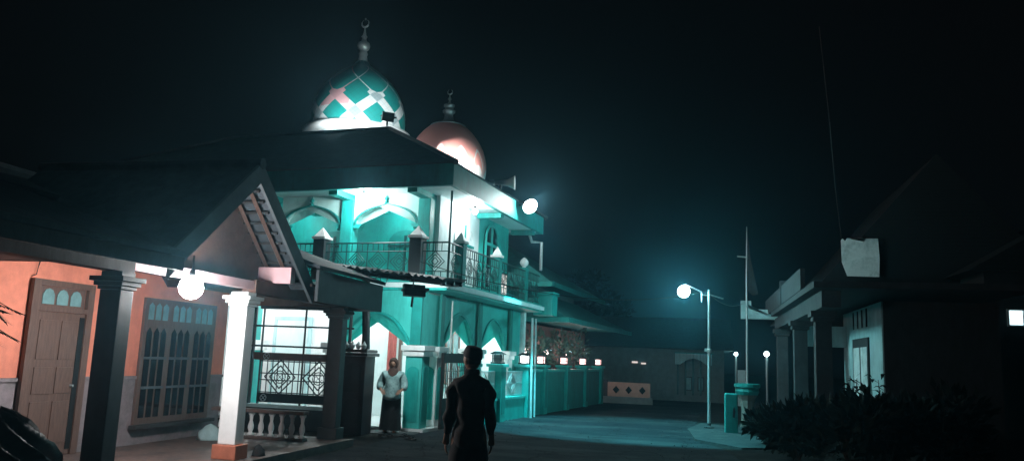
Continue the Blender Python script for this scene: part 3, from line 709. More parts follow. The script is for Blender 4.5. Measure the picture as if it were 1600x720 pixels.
def floodlight(loc, to, label, size=(.36, .26), lit=True, pole=None, round_=False):
    loc = Vector(loc); t_ = thing('floodlight', label, 'floodlight', loc)
    q = (Vector(to) - loc).to_track_quat('-Z', 'Y').to_matrix().to_4x4()
    T = Matrix.Translation(loc) @ q; a, b = size[0] / 2, size[1] / 2
    if round_:
        for nm, pr, mt in (('housing', [(a * .5, .16), (a * .8, .1), (a * 1.05, .0), (a * 1.05, -.01), (a, -.012)], M['iron']), ('lens', [(a * .98, -.014), (a * .9, -.05), (a * .65, -.09), (a * .3, -.11), (.001, -.115)], M['led'])):
            mb = MB(); mb.lathe(pr, (0, 0, 0), 28); bmesh.ops.transform(mb.bm, matrix=T, verts=mb.bm.verts); mb.build(nm, mt, t_, True)
    else:
        MB().box(-a, a, -b, b, 0.0, .09, M4=T).build('housing', M['iron'], t_)
        MB().box(-a * .88, a * .88, -b * .86, b * .86, -.012, -.002, M4=T).build('lens', M['led'] if lit else M['glass'], t_)
    mb = MB()
    for s_ in (-1, 1): mb.box(s_ * (a + .02) - .012, s_ * (a + .02) + .012, -.02, .02, .0, .2, M4=T)
    mb.box(-a - .03, a + .03, -.02, .02, .203, .22, M4=T)
    mb.build('bracket', M['iron'], t_)
    if pole: MB().bar(loc + Vector(pole[0]), loc + Vector(pole[1]), .025).build('arm', M['iron'], t_)
    return t_
# on the eave, facing the street
fl = mw(-6.62, 20.35, 5.76); tgt = Vector((-2.4, 21.2, 0))
floodlight(fl, tgt + Vector((1.5, -4.0, 2.5)), 'bright round floodlight on the side eave of the mosque, shining onto the road', (.42, .42), pole=((-.05, 0, .05), (-.3, 0, .02)), round_=True)
d_ = (tgt - fl).normalized()
spot('street_floodlight', fl + d_ * .15, tgt, 2000, 72, .12, (.12, .90, 1), .06)
point('floodlight_spill', fl + Vector((.25, -.15, .12)), 45, (.85, 1, 1), .1)
# small black floodlight on the ridge, aimed at the first dome
fl = mw(-10.6, 19.35, 8.22)
floodlight(fl, mw(-13.0, 21.8, 9.0), 'small black floodlight on the roof ridge, aimed at the lattice dome', (.34, .26), pole=((0, 0, -.05), (0, 0, -.27)))
spot('dome_floodlight', fl + (mw(-13, 21.8, 9.0) - fl).normalized() * .05, mw(-13.2, 21.3, 9.1), 125, 95, .6, (.9, 1, 1), .08)
point('lattice_dome_fill', mw(-12.7, 19.8, 8.35), 24, (.9, 1, 1), .06)  # added unseen fill light and fixture for the foot of the lattice dome
floodlight(mw(-12.7, 20.1, 7.85), mw(-13.1, 22, 9.3), 'added unseen floodlight behind the roof ridge, below the lattice dome', (.3, .2))
# second dome
fl = mw(-9.55, 23.3, 7.35)
floodlight(fl, mw(-11.0, 24.6, 8.0), 'small floodlight at the foot of the salmon dome', (.26, .2), pole=((0, 0, -.02), (0, 0, -.9)))
spot('dome_floodlight_three', fl + (mw(-11, 24.6, 8) - fl).normalized() * .05, mw(-11.1, 24.4, 8.0), 110, 100, .6, (1, .96, .93), .08)
point('salmon_dome_fill', mw(-11.9, 21.2, 8.3), 2200, (1, .95, .92), .08)  # added unseen light behind the ridge, brightening the salmon dome
# dark floodlight under the awning, its back to the camera
fl = Vector((-5.62, 15.35, 2.92))
floodlight(fl, mw(-9.6, 16.9, 2.2), 'dark floodlight hanging under the torn awning, its back to the road', (.46, .24), pole=((0, 0, -.02), (-.02, 0, -.32)))
spot('gate_floodlight', fl + (mw(-9.0, 17.2, 2.4) - fl).normalized() * .05, mw(-8.6, 16.9, 1.7), 58, 120, .5, (.8, 1, 1), .08)

# horn loudspeaker on the roof edge
hl = mw(-6.98, 18.95, 5.95)
t_ = thing('horn_loudspeaker', 'white horn loudspeaker on the edge of the mosque roof', 'loudspeaker', hl)
Th = Matrix.Translation(hl + Vector((0, 0, .16))) @ Vector((1, .18, .03)).to_track_quat('Z', 'Y').to_matrix().to_4x4()
mb = MB(); mb.lathe([(.05, -.16), (.055, -.05), (.065, .05), (.09, .18), (.15, .32), (.19, .37), (.17, .362)], (0, 0, 0), 20); bmesh.ops.transform(mb.bm, matrix=Th, verts=mb.bm.verts)
mb.build('horn', M['cream'], t_, True)
mb = MB(); mb.lathe([(.07, -.3), (.075, -.17), (.05, -.165)], (0, 0, 0), 14); bmesh.ops.transform(mb.bm, matrix=Th, verts=mb.bm.verts); mb.build('driver', M['steel'], t_, True)
MB().bar(hl + Vector((0, 0, -.08)), hl + Vector((0, 0, .12)), .025).build('stand', M['iron'], t_)

# ================================================================== LEFT HOUSE
house = thing('orange_house', 'orange plastered house on the left with a pillared porch, gable and tiled roof', 'house', (-8.5, 8, 0))
HW = -8.5
# wall with dado; door and window are set on it
MB().box(HW - .2, HW, 2.0, 13.35, 1.163, 2.75).build('upper_wall', M['orange'], house)
MB().box(HW - .2, HW + .004, 2.0, 13.35, 0.0, 1.11).build('dado', M['mauve'], house)
MB().box(HW - .2, HW + .03, 2.0, 13.35, 1.113, 1.16).build('dado_rail', M['mauve'], house)
MB().box(-13.5, HW - .203, 13.2, 13.35, 0, 2.9).build('end_wall', M['brown_plaster'], house)
# porch floor
MB().box(HW + .032, -6.05, 2.0, 13.75, 0.0, .12).build('porch_floor', M['porch_floor'], house)
MB().box(-6.047, -6.0, 2.0, 13.75, 0.0, .125).build('porch_edge', M['porch_floor'], house)
# door
dr = MB().box(HW + .006, HW + .06, 8.86, 9.72, .125, 2.03).build('door', M['brown_wood'], house)
mb = MB(); mb.box(HW + .034, HW + .09, 8.74, 8.857, .125, 2.45); mb.box(HW + .034, HW + .09, 9.723, 9.84, .125, 2.45); mb.box(HW + .034, HW + .09, 8.857, 9.723, 2.033, 2.10); mb.box(HW + .034, HW + .09, 8.857, 9.723, 2.37, 2.45); mb.build('door_frame', M['brown_wood'], dr)
MB().box(HW + .004, HW + .033, 8.86, 9.72, 2.102, 2.368).build('transom_panel', M['brown_wood'], dr)
for k in range(3):
    y = 8.95 + k * .245; arc = [(y, 2.13), (y + .2, 2.13), (y + .2, 2.26), (y + .16, 2.32), (y + .1, 2.34), (y + .04, 2.32), (y, 2.26)]
    g1 = MB(); g1.prism(arc, 'x', HW + .036, HW + .045); g1.build('transom_glass', M['glass_teal'], dr)
mb = MB(); mb.box(HW + .062, HW + .072, 9.63, 9.718, .2, 1.98); mb.build('door_gap', M['iron'], dr)
mb = MB()
for y0_, y1_ in ((8.93, 9.25), (9.31, 9.62)):
    for z0_, z1_ in ((.3, .85), (.95, 1.3), (1.4, 1.92)): mb.box(HW + .062, HW + .074, y0_, y1_, z0_, z1_, .004)
mb.build('door_panels', M['brown_wood'], dr)
MB().bar((HW + .08, 9.58, 1.05), (HW + .13, 9.58, 1.05), .018).build('handle', M['steel'], dr)
# window: three casements with arched iron bars and a transom of three lights
wn = MB().box(HW + .006, HW + .05, 11.0, 12.92, .42, 2.38).build('window', M['brown_wood'], house)
gl_ = MB(); br = MB(); tg = MB(); sh = MB()
for k in range(3):
    y0_ = 11.06 + k * .62; y1_ = y0_ + .54
    for j in range(3):
        ya = y0_ + .02 + j * .175; yb = ya + .13
        arc = [(ya, .52), (yb, .52), (yb, 1.84), (ya + .065, 1.92), (ya, 1.84)]
        gl_.prism(arc, 'x', HW + .053, HW + .058)
        arc = [(ya, 2.04), (yb, 2.04), (yb, 2.26), (ya + .065, 2.31), (ya, 2.26)]
        tg.prism(arc, 'x', HW + .053, HW + .058)
    for z in (.98, 1.44): br.box(HW + .062, HW + .075, y0_, y1_, z - .02, z + .02)
gl_.build('casement_glass', M['glass_dark'], wn); tg.build('transom_glass', M['glass_teal'], wn); br.build('crossbars', M['grey_sheet'], wn)
MB().box(HW + .034, HW + .16, 10.92, 13.0, .36, .417).build('sill', M['dark_wood'], wn)
# porch columns
def porch_column(y, m, x=-6.39, hx=.135, hy=.11, cap=None):
    c = MB(); c.box(x - hx, x + hx, y - hy, y + hy, .32, 2.24, .01)
    c = c.build('porch_column', m, house)
    b = MB(); b.box(x - hx - .05, x + hx + .05, y - hy - .05, y + hy + .05, .122, .317, .01); b.build('column_base', M['plinth'] if m is M['white'] else m, c)
    k = MB()
    for i, (e, z0_, z1_) in enumerate(((.02, 2.243, 2.28), (.05, 2.283, 2.33), (.085, 2.333, 2.385))): k.box(x - hx - e, x + hx + e, y - hy - e, y + hy + e, z0_, z1_, .005)
    k.box(x - hx, x + hx, y - hy, y + hy, 2.388, 2.445)
    k.build('capital', cap or m, c)
    return c
porch_column(5.2, M['black']); porch_column(7.8, M['black']); porch_column(10.4, M['white']); porch_column(13.6, M['black'])  # black columns have the porch shade put into their paint
# beam on the columns, cross beams
MB().box(-6.5, -6.28, 2.0, 7.92, 2.448, 2.64).build('porch_beam', M['dark_wood'], house)
MB().box(-6.46, -6.30, 7.923, 10.52, 2.50, 2.62).build('porch_beam', M['pink'], house)
MB().box(-6.5, -6.28, 10.523, 13.75, 2.448, 2.64).build('porch_beam', M['brown_plaster'], house)
MB().box(HW + .003, -6.503, 13.5, 13.72, 2.448, 2.64).build('cross_beam', M['brown_plaster'], house)
MB().box(-6.55, -6.0, 11.0, 11.14, 2.64, 2.88).build('gable_tie_beam', M['pink'], house)
# ceilings left and right of the gable
MB().box(HW + .003, -5.9, 2.0, 8.16, 2.60, 2.65).build('porch_ceiling', M['dark_wood'], house)
MB().box(HW + .003, -5.9, 11.5, 14.14, 2.645, 2.69).build('porch_ceiling', M['brown_plaster'], house)
# gable: ridge along X over Y = 10.45
GY, GZ, GX0, GX1 = 9.83, 4.12, -9.6, -5.98
MB().prism([(8.2, 2.62), (11.45, 2.62), (11.45, 2.72), (9.83, 4.08), (8.2, 2.72)], 'x', -6.66, -6.56).build('gable_wall', M['brown_plaster'], house)
def slab(mb, p0, p1, x0, x1, th):
    """roof slope in the YZ plane from p0 (eave) to p1 (ridge), thickness th downwards"""
    mb.prism([p0, p1, (p1[0], p1[1] - th), (p0[0], p0[1] - th)], 'x', x0, x1)
mb = MB(); slab(mb, (8.12, 2.66), (GY, GZ + .06), GX0, GX1, .07); slab(mb, (11.54, 2.66), (GY + .002, GZ + .06), GX0, GX1, .07)
gr = mb.build('gable_roof', M['roof3'], house)
mb = MB()
dy, dz = (11.46 - GY), (2.72 - GZ)
for k in range(11):
    f = (k + .5) / 11; y = GY + dy * f; z = GZ + dz * f - .06
    mb.box(GX0 + 1.2, GX1 - .1, y - .02, y + .02, z - .03, z)
mb.build('battens', M['dark_wood'], gr)
mb = MB()
for x in (-6.47, -6.2): mb.tube([(x, GY + .05, GZ - .16), (x, 11.36, 2.66)], .035, 4)
mb.build('rafters', M['brown_wood'], gr)
mb = MB()
for s_, e in ((-1, (8.06, 2.58)), (1, (11.64, 2.54))):
    slab(mb, (e[0], e[1] + .14), (GY + .001 * s_, GZ + .10), GX1 + .003, GX1 + .05, .30)
mb.build('bargeboard', M['grey_sheet'], gr)
MB().tube([(GX0, GY, GZ + .08), (GX1 + .06, GY, GZ + .08)], .08, 8).build('ridge_cap', M['roof3'], gr)
# main roof
def slope(mb, y0_, y1_, x0_, z0_, x1_, z1_, th=.06): mb.prism([(x0_, z0_), (x1_, z1_), (x1_, z1_ - th), (x0_, z0_ - th)], 'y', y0_, y1_)
mb = MB(); slope(mb, 1.6, 8.16, -5.78, 2.66 + .06, -10.0, 4.08); slope(mb, 8.162, 11.5, -8.62, 3.64, -10.0, 4.08); slope(mb, 11.502, 14.25, -5.78, 2.98, -10.0, 4.4); slope(mb, 1.6, 14.25, -14.2, 2.66, -10.002, 4.08)
mr = mb.build('main_roof', M['roof3'], house)
mb = MB(); mb.box(-5.83, -5.78, 1.6, 8.1, 2.50, 2.655); mb.build('eave_board', M['dark_wood'], mr)
mb = MB(); mb.box(-5.86, -5.81, 11.55, 14.2, 2.42, 2.91); mb.box(-8.3, -5.863, 14.15, 14.2, 2.42, 2.91); mb.build('side_board', M['grey_sheet'], mr)
MB().tube([(-10.0, 1.6, 4.12), (-10.0, 14.25, 4.12)], .09, 8).build('ridge_cap', M['roof3'], mr)
# balustrade at the porch end
mb = MB(); mb.box(-8.3, -6.53, 12.82, 13.0, .122, .17, .005); mb.build('balustrade_foot', M['porch_floor'], house)
MB().box(-8.3, -6.53, 12.8, 13.02, .56, .62, .008).build('balustrade_rail', M['brown_plaster'], house)
for k in range(9):
    x = -8.15 + k * .195
    MB().lathe([(.055, .172), (.055, .20), (.03, .22), (.05, .29), (.048, .34), (.026, .42), (.035, .5), (.055, .53), (.055, .558)], (x, 12.91, 0), 12).build('baluster', M['white'], house, True)
# hanging porch lamp
p = Vector((-6.16, 8.82, 2.37))
globe_lamp('porch_lamp', p, .15, 'round white lamp glowing on the porch beam of the orange house', 'lamp', drop=.25)
point('porch_light', p, 380, (1, .97, .96), .17)
# wire on the wall
MB().tube([(HW + .03, 8.86, 2.74), (HW + .03, 8.83, 2.62), (HW + .04, 8.80, 2.50), (HW + .03, 8.74, 2.47)], .007, 6).build('wall_wire', M['iron'], house)

# awning beside the house
aw = thing('awning', 'torn dark corrugated awning sloping from the house towards the road', 'awning', (-5.8, 15.0, 2.9))
mb = MB(); n = 46
def awz(x): return 3.42 - (x + 7.9) * .106
rows = []
for j in range(2):
    row = []
    for i in range(n + 1):
        x = -8.0 + i * (3.42 / n); rag = random.uniform(-.10, .05) if j == 0 else random.uniform(-.05, .08)
        row.append((x, (14.25 if j == 0 else 15.55) + rag, awz(x) + .025 * math.cos(i * PI) + (0 if j == 0 else .10) + random.uniform(-.01, .01)))
    rows.append(row)
for i in range(n):
    a, b, c, d = rows[0][i], rows[0][i + 1], rows[1][i + 1], rows[1][i]
    for dz_ in (0, -.012):
        mb.face([(p[0], p[1], p[2] + dz_) for p in (a, b, c, d)])
mb.build('sheet_roof', M['sheet'], aw)
mb = MB()
for y in (14.35, 14.9, 15.45): mb.tube([(-8.0, y, awz(-8.0) - .08 + (y - 14.25) * .077), (-4.62, y, awz(-4.62) - .08 + (y - 14.25) * .077)], .05, 4)
for k in range(6): x = -7.8 + k * .62; mb.tube([(x, 14.3, awz(x) - .11), (x, 15.5, awz(x) - .02)], .025, 4)
mb.build('awning_frame', M['iron'], aw)
for x, y in ((-6.72, 15.72),): 
    MB().tube([(x, y, 1.73), (x, y - .25, awz(x) - .05)], .085, 8).build('awning_post', M['iron'], aw)
mb = MB()
for k in range(60):
    x = random.triangular(-7.9, -4.7, -7.5); z = awz(x)
    mb.tube([(x, 14.22 + random.uniform(0, .1), z - .02), (x + random.uniform(-.08, .08), 14.2, z - random.uniform(.08, .25))], .008, 5)
mb.build('hanging_shreds', M['sheet'], aw)
# small hanging chain lights on the post
# gate pillar, dark
gp = thing('gate_pillar', 'dark granite clad gate pillar between the iron grid fence and the woman', 'gate pillar', (-6.86, 15.75, 0))
MB().box(-7.1, -6.62, 15.5, 16.02, 0, 1.58, .015).build('shaft', M['granite'], gp)
mb = MB(); mb.box(-7.16, -6.56, 15.42, 16.1, 1.583, 1.65, .01); mb.box(-7.13, -6.59, 15.47, 16.05, 1.653, 1.72, .01); mb.build('cap', M['granite'], gp)
mb = MB()
for z0_, z1_ in ((.25, .72), (.86, 1.45)):
    arc = [(-7.03, z0_), (-6.69, z0_), (-6.69, z1_ - .1)] + [(-6.86 + .17 * math.cos(t), z1_ - .1 + .1 * math.sin(t)) for t in [k * PI / 8 for k in range(1, 8)]] + [(-7.03, z1_ - .1)]
    mb.prism(arc, 'y', 15.488, 15.498)
mb.build('recess_panels', M['black'], gp)
mb = MB()
for k in range(4): mb.lathe([(.02, 0), (.05, .03), (.06, .08), (.03, .12), (.01, .16)], (-7.06 + k * .13, 15.5, 1.722), 8)
mb.build('cap_ornaments', M['steel'], gp)
# iron grid fence between the house and the gate
gf = thing('iron_grid_fence', 'iron fence with a diamond ornament gate below and a high wide grid above', 'fence', (-8.2, 15.9, 0))
yF = 15.95
MB().box(-9.9, -6.95, yF - .1, yF + .1, 0, .42).build('base_wall', M['black'], gf)
MB().box(-9.9, -6.95, yF - .14, yF + .14, .423, .49).build('coping', M['teal_grey'], gf)
mb = MB()
for x in (-9.45, -9.25, -8.25, -7.32, -7.2): mb.tube([(x, yF, .49), (x, yF, 2.72)], .022 if x not in (-9.45, -7.2) else .035, 6)
for z in (1.72, 2.15, 2.72): mb.tube([(-9.9, yF, z), (-7.12, yF, z)], .022, 6)
mb.build('upper_grid', M['iron'], gf)
MB().box(-9.42, -7.12, yF - .02, yF + .02, 1.42, 1.58).build('top_band', M['brown_plaster'], gf)
MB().box(-9.25, -7.35, yF - .02, yF + .02, .53, .72).build('bottom_band', M['iron'], gf)
mb = MB()
for i in range(17): x = -9.2 + i * .125; mb.bar((x, yF, .72), (x, yF, 1.42), .011)
for z in (.74, 1.0, 1.14, 1.4): mb.bar((-9.25, yF, z), (-7.1, yF, z), .013)
for cx in (-8.75, -7.85):
    for k in (.36, .24):
        P = [(cx - k, 1.07), (cx, 1.07 + k), (cx + k, 1.07), (cx, 1.07 - k)]
        for j in range(4): mb.bar((P[j][0], yF - .02, P[j][1]), (P[(j + 1) % 4][0], yF - .02, P[(j + 1) % 4][1]), .015)
    ring = [(cx + .13 * math.cos(t), yF - .02, 1.07 + .13 * math.sin(t)) for t in [k * PI / 8 for k in range(17)]]
    mb.tube(ring, .011, 6)
    for t in range(4):
        a = t * PI / 2 + PI / 4; mb.tube([(cx, yF - .02, 1.07), (cx + .07 * math.cos(a), yF - .02, 1.07 + .07 * math.sin(a)), (cx + .1 * math.cos(a + .6), yF - .02, 1.07 + .1 * math.sin(a + .6))], .008, 5)
mb.build('ornament_bars', M['iron'], gf)
for x in (-9.1, -7.28):
    for z in (.62, 1.5):
        mb = MB()
        ring = [(x + .07 * math.cos(t), yF - .03, z + .07 * math.sin(t)) for t in [k * PI / 8 for k in range(17)]]; mb.tube(ring, .009, 5)
        for a in (PI / 4, 3 * PI / 4): mb.bar((x - .07 * math.cos(a), yF - .03, z - .07 * math.sin(a)), (x + .07 * math.cos(a), yF - .03, z + .07 * math.sin(a)), .008)
        mb.build('corner_rosette', M['steel'], gf)
# threshold between gate pillar and mosque
g = MB(); g.prism([(-6.9, 16.1), (-6.3, 16.05), (-5.75, 16.2), (-5.9, 17.4), (-6.9, 17.5)], 'z', -.003, .012); struct(g, 'path', M['concrete'])

# sandals near the gate
def sandal(loc, rz, label):
    t_ = thing('sandal', label, 'sandal', (0, 0, 0)); t_.location = loc; t_.rotation_euler = (0, 0, rz)
    out = [(-.045, -.12), (-.05, -.02), (-.038, .06), (-.03, .12), (.0, .15), (.035, .12), (.045, .05), (.042, -.05), (.04, -.12), (0, -.145)]
    MB().prism(out, 'z', 0.006, .03).build('sole', M['rubber'], t_)
    mb = MB(); mb.tube([(0, .10, .03), (-.025, .05, .06), (-.045, -.02, .032)], .009, 6); mb.tube([(0, .10, .03), (.025, .05, .06), (.043, -.02, .032)], .009, 6); mb.build('strap', M['cloth_black'], t_)
for x, y, a, lb in ((-5.42, 15.3, .5, 'dark sandal lying alone on the road edge left of the standing man'), (-5.55, 15.42, 1.4, 'dark sandal turned sideways close behind the lone one at the road edge'),
                    (-5.98, 15.55, 2.1, 'dark sandal in front of the dark granite gate pillar'), (-6.1, 15.35, 1.0, 'dark sandal nearest the foot of the granite gate pillar'), (-5.8, 15.75, -.4, 'dark sandal just in front of the woman at the gate')):
    sandal((x, y, .012), a, lb)

# tarp covered heap bottom left and bag by the wall
def heap(name, c, rx, ry, h, m, label, cat, seed=1, sharp=.25, seg=72, rings=22):
    rnd = random.Random(seed); ph = [(rnd.randint(3, 13), rnd.uniform(0, 6.28), rnd.uniform(.3, 1)) for _ in range(8)]
    mb = MB(); R = []
    for i in range(rings + 1):
        f = i / rings; row = []
        for k in range(seg):
            a = 2 * PI * k / seg
            rr = (1 - f ** 1.8) ** .62 if f < 1 else 0.02
            fold = sum(w_ * (1 - 2 * abs(math.sin(.5 * n_ * a + p_ + f * .9 * n_))) for n_, p_, w_ in ph) / 5
            rr *= 1 + sharp * fold * (1 - f * .5)
            row.append((c[0] + rx * rr * math.cos(a), c[1] + ry * rr * math.sin(a), c[2] + h * f * (1 + .12 * fold) + (rnd.uniform(-.012, .012) if 0 < i else 0)))
        R.append(mb.verts(row))
    for A, B in zip(R, R[1:]):
        for k in range(seg): mb.bm.faces.new((A[k], A[(k + 1) % seg], B[(k + 1) % seg], B[k]))
    mb.bm.faces.new(R[0][::-1]); mb.bm.faces.new(R[-1])
    return mb.solo(name, m, label, cat, c, smooth=True)
heap('covered_heap', (-6.72, 6.75, .12), .62, .72, .84, M['tarp'], 'heap under crumpled black tarpaulin on the porch in the bottom left', 'tarpaulin', 3, .7)
heap('cloth_bag', (-7.95, 12.3, .12), .22, .18, .26, M['teal_grey'], 'pale grey green bag slumped on the porch floor behind the white column', 'bag', 5, .4, 24, 8)
heap('dark_sack', (-7.95, 12.72, .12), .15, .14, .32, M['cloth_black'], 'black sack leaning on the white balustrade at the porch end', 'sack', 6, .3, 20, 8)
heap('dark_sack', (-6.2, 10.85, .125), .10, .10, .16, M['cloth_black'], 'small black bundle at the foot of the white porch column', 'sack', 9, .3, 20, 8)

mb = MB(); rnd = random.Random(12)
for k in range(900):
    if rnd.random() < .6: x = rnd.choice((-1, 1)); y = rnd.uniform(6, 30); cx = (-5.35 + .035 * max(0, y - 16)) + abs(rnd.gauss(0, .35)) if x < 0 else (.3 - abs(rnd.gauss(0, .5)))
    else: y = rnd.uniform(6, 26); cx = rnd.uniform(-5.2, .2)
    r_ = rnd.uniform(.008, .028); c_ = Vector((cx, y, .004)); a = rnd.uniform(0, 6.28)
    P = [c_ + Vector((r_ * math.cos(a + t * 2.09), r_ * math.sin(a + t * 2.09), 0)) for t in range(3)]; top = c_ + Vector((0, 0, r_ * .9))
    v = mb.verts(P + [top])
    for f in ((0, 1, 3), (1, 2, 3), (2, 0, 3)): mb.bm.faces.new([v[i] for i in f])
o_ = mb.build('gravel', M['concrete']); o_['kind'] = 'stuff'
# palm like leaves entering at the left edge, on a stake
pl = thing('potted_palm', 'spiky dark palm on the porch at the left edge', 'plant', (-7.35, 6.75, .12))
MB().lathe([(.16, .12), (.2, .3), (.22, .42), (.18, .42)], (-7.35, 6.75, 0), 16).build('pot', M['plinth'], pl, True)
MB().tube([(-7.35, 6.75, .4), (-7.36, 6.76, 1.2), (-7.33, 6.8, 2.0)], [.05, .04, .03], 8).build('trunk', M['bark'], pl)
mb = MB(); rnd = random.Random(4)
for k in range(15):
    a = rnd.uniform(0, 6.28); el = rnd.uniform(-.3, .7); L_ = rnd.uniform(.35, .52)
    base = Vector((-7.34, 6.78, 2.0 + rnd.uniform(-.25, .05))); d = Vector((math.cos(a) * math.cos(el), math.sin(a) * math.cos(el), math.sin(el)))
    tip = base + d * L_ + Vector((0, 0, -.12)); side = d.cross(Vector((0, 0, 1))).normalized()
    mb.tube([base, base + d * L_ * .55 + Vector((0, 0, .02)), tip], [.008, .006, .003], 5)
    for i in range(12):
        f = .2 + .8 * i / 11; q = base.lerp(tip, f) + Vector((0, 0, .05 * math.sin(PI * f)))
        for s_ in (-1, 1):
            e = q + side * s_ * .16 * (1.1 - f * .5) + d * .07 + Vector((0, 0, -.04))
            wv = d * .012
            mb.face([q - wv, q + wv, e])
mb.build('fronds', M['leaf'], pl)

# ================================================================== PEOPLE
def skin_mesh(name, chains, sub=2):
    """chains: list of lists of (pos, radius[, radius2]); first point of a later chain may coincide with an existing vertex"""
    vs, es, rs = [], [], []
    def idx(p, r):
        for i, q in enumerate(vs):
            if (Vector(q) - Vector(p)).length < 1e-4: return i
        vs.append(tuple(p)); rs.append(r); return len(vs) - 1
    for ch in chains:
        prev = None
        for pr in ch:
            p, r = pr[0], (pr[1], pr[2] if len(pr) > 2 else pr[1])
            i = idx(p, r)
            if prev is not None and prev != i: es.append((prev, i))
            prev = i
    me = bpy.data.meshes.new(name); me.from_pydata(vs, es, []); o = bpy.data.objects.new(name, me); C.objects.link(o)
    md = o.modifiers.new('skin', 'SKIN'); md.use_smooth_shade = True
    for i, v in enumerate(me.skin_vertices[0].data): v.radius = rs[i]; v.use_root = (i == 0)
    s_ = o.modifiers.new('sub', 'SUBSURF'); s_.levels = sub; s_.render_levels = sub
    dg = bpy.context.evaluated_depsgraph_get(); ev = o.evaluated_get(dg)
    out = bpy.data.meshes.new_from_object(ev)
    bpy.data.objects.remove(o)
    bm = bmesh.new(); bm.from_mesh(out); bpy.data.meshes.remove(out)
    return bm
def merge(dst, src, mi=0):
    me = bpy.data.meshes.new('tmp'); src.to_mesh(me); src.free()
    n0 = len(dst.bm.faces); dst.bm.from_mesh(me); bpy.data.meshes.remove(me)
    dst.bm.faces.ensure_lookup_table()
    for f in dst.bm.faces[n0:]: f.material_index = mi
    return dst
def V(*a): return Vector(a)
def hand_chains(w_, d, palm_n, thumb_dir, s=1.0, curl=.5):
    """w_: wrist, d: direction of the hand, palm_n: palm normal (fingers curl towards it)"""
    d = d.normalized(); n_ = palm_n.normalized(); side = d.cross(n_).normalized()
    if side.dot(thumb_dir) < 0: side = -side
    ch = []
    palm = w_ + d * .045 * s; kn = w_ + d * .085 * s
    ch.append([(w_, .022 * s, .028 * s), (palm, .018 * s, .036 * s), (kn, .014 * s, .036 * s)])
    fs = []
    for off, L_ in ((.027, .072), (.009, .080), (-.009, .074), (-.026, .058)):
        b = w_ + d * .07 * s + side * off * s
        p1 = b + d * .03 * s
        d1 = (d + n_ * curl * .5).normalized(); d2 = (d + n_ * curl * 1.3).normalized()
        p2 = p1 + d1 * L_ * .5 * s; p3 = p2 + d2 * L_ * .45 * s
        fs.append([(b, .0085 * s), (p1, .009 * s), (p2, .0082 * s), (p3, .0062 * s)])
    b = w_ + d * .025 * s + side * .024 * s
    fs.append([(b, .010 * s), (b + (d * .6 + side * .8).normalized() * .03 * s, .0105 * s), (b + (d * .9 + side * .5 + n_ * .3).normalized() * .062 * s, .0078 * s)])
    return ch, fs
def head_mb(mb, c, yaw, s=1.0, tilt=0.0):
    """face looks along +Y before yaw"""
    T = Matrix.Translation(c) @ Matrix.Rotation(yaw, 4, 'Z') @ Matrix.Rotation(tilt, 4, 'X')
    b = bmesh.new(); bmesh.ops.create_uvsphere(b, u_segments=28, v_segments=20, radius=1)
    for v in b.verts:
        x, y, z = v.co
        w_ = .076; dpt = .095; hgt = .118
        jaw = 1 - .30 * max(0, -z) ** 1.3
        X, Y, Z_ = x * w_ * jaw, y * dpt * (jaw if y > 0 else 1 - .18 * max(0, -z)), z * hgt
        if y > 0:
            nose = math.exp(-((x / .16) ** 2)) * math.exp(-(((z + .12) / .22) ** 2)); Y += .022 * nose
            brow = math.exp(-(((z - .22) / .12) ** 2)); Y += .004 * brow
            eye = math.exp(-(((abs(x) - .42) / .16) ** 2)) * math.exp(-(((z - .04) / .10) ** 2)); Y -= .009 * eye
            lip = math.exp(-((x / .3) ** 2)) * math.exp(-(((z + .48) / .07) ** 2)); Y += .005 * lip
            chin = math.exp(-((x / .3) ** 2)) * math.exp(-(((z + .85) / .15) ** 2)); Y += .010 * chin
        v.co = T @ Vector((X * s, Y * s, Z_ * s))
    for f in b.faces: f.smooth = True
    merge(mb, b, 0)
    for sx in (-1, 1):
        e = bmesh.new(); bmesh.ops.create_uvsphere(e, u_segments=12, v_segments=8, radius=1)
        for v in e.verts: v.co = T @ (Vector((sx * .074 + v.co.x * .012, -.005 + v.co.y * .018, -.005 + v.co.z * .032)) * s)
        merge(mb, e, 0)
        e = bmesh.new(); bmesh.ops.create_uvsphere(e, u_segments=10, v_segments=8, radius=1)
        for v in e.verts: v.co = T @ (Vector((sx * .032 + v.co.x * .012, .078 + v.co.y * .008, .006 + v.co.z * .007)) * s)
        merge(mb, e, 1)
    return T

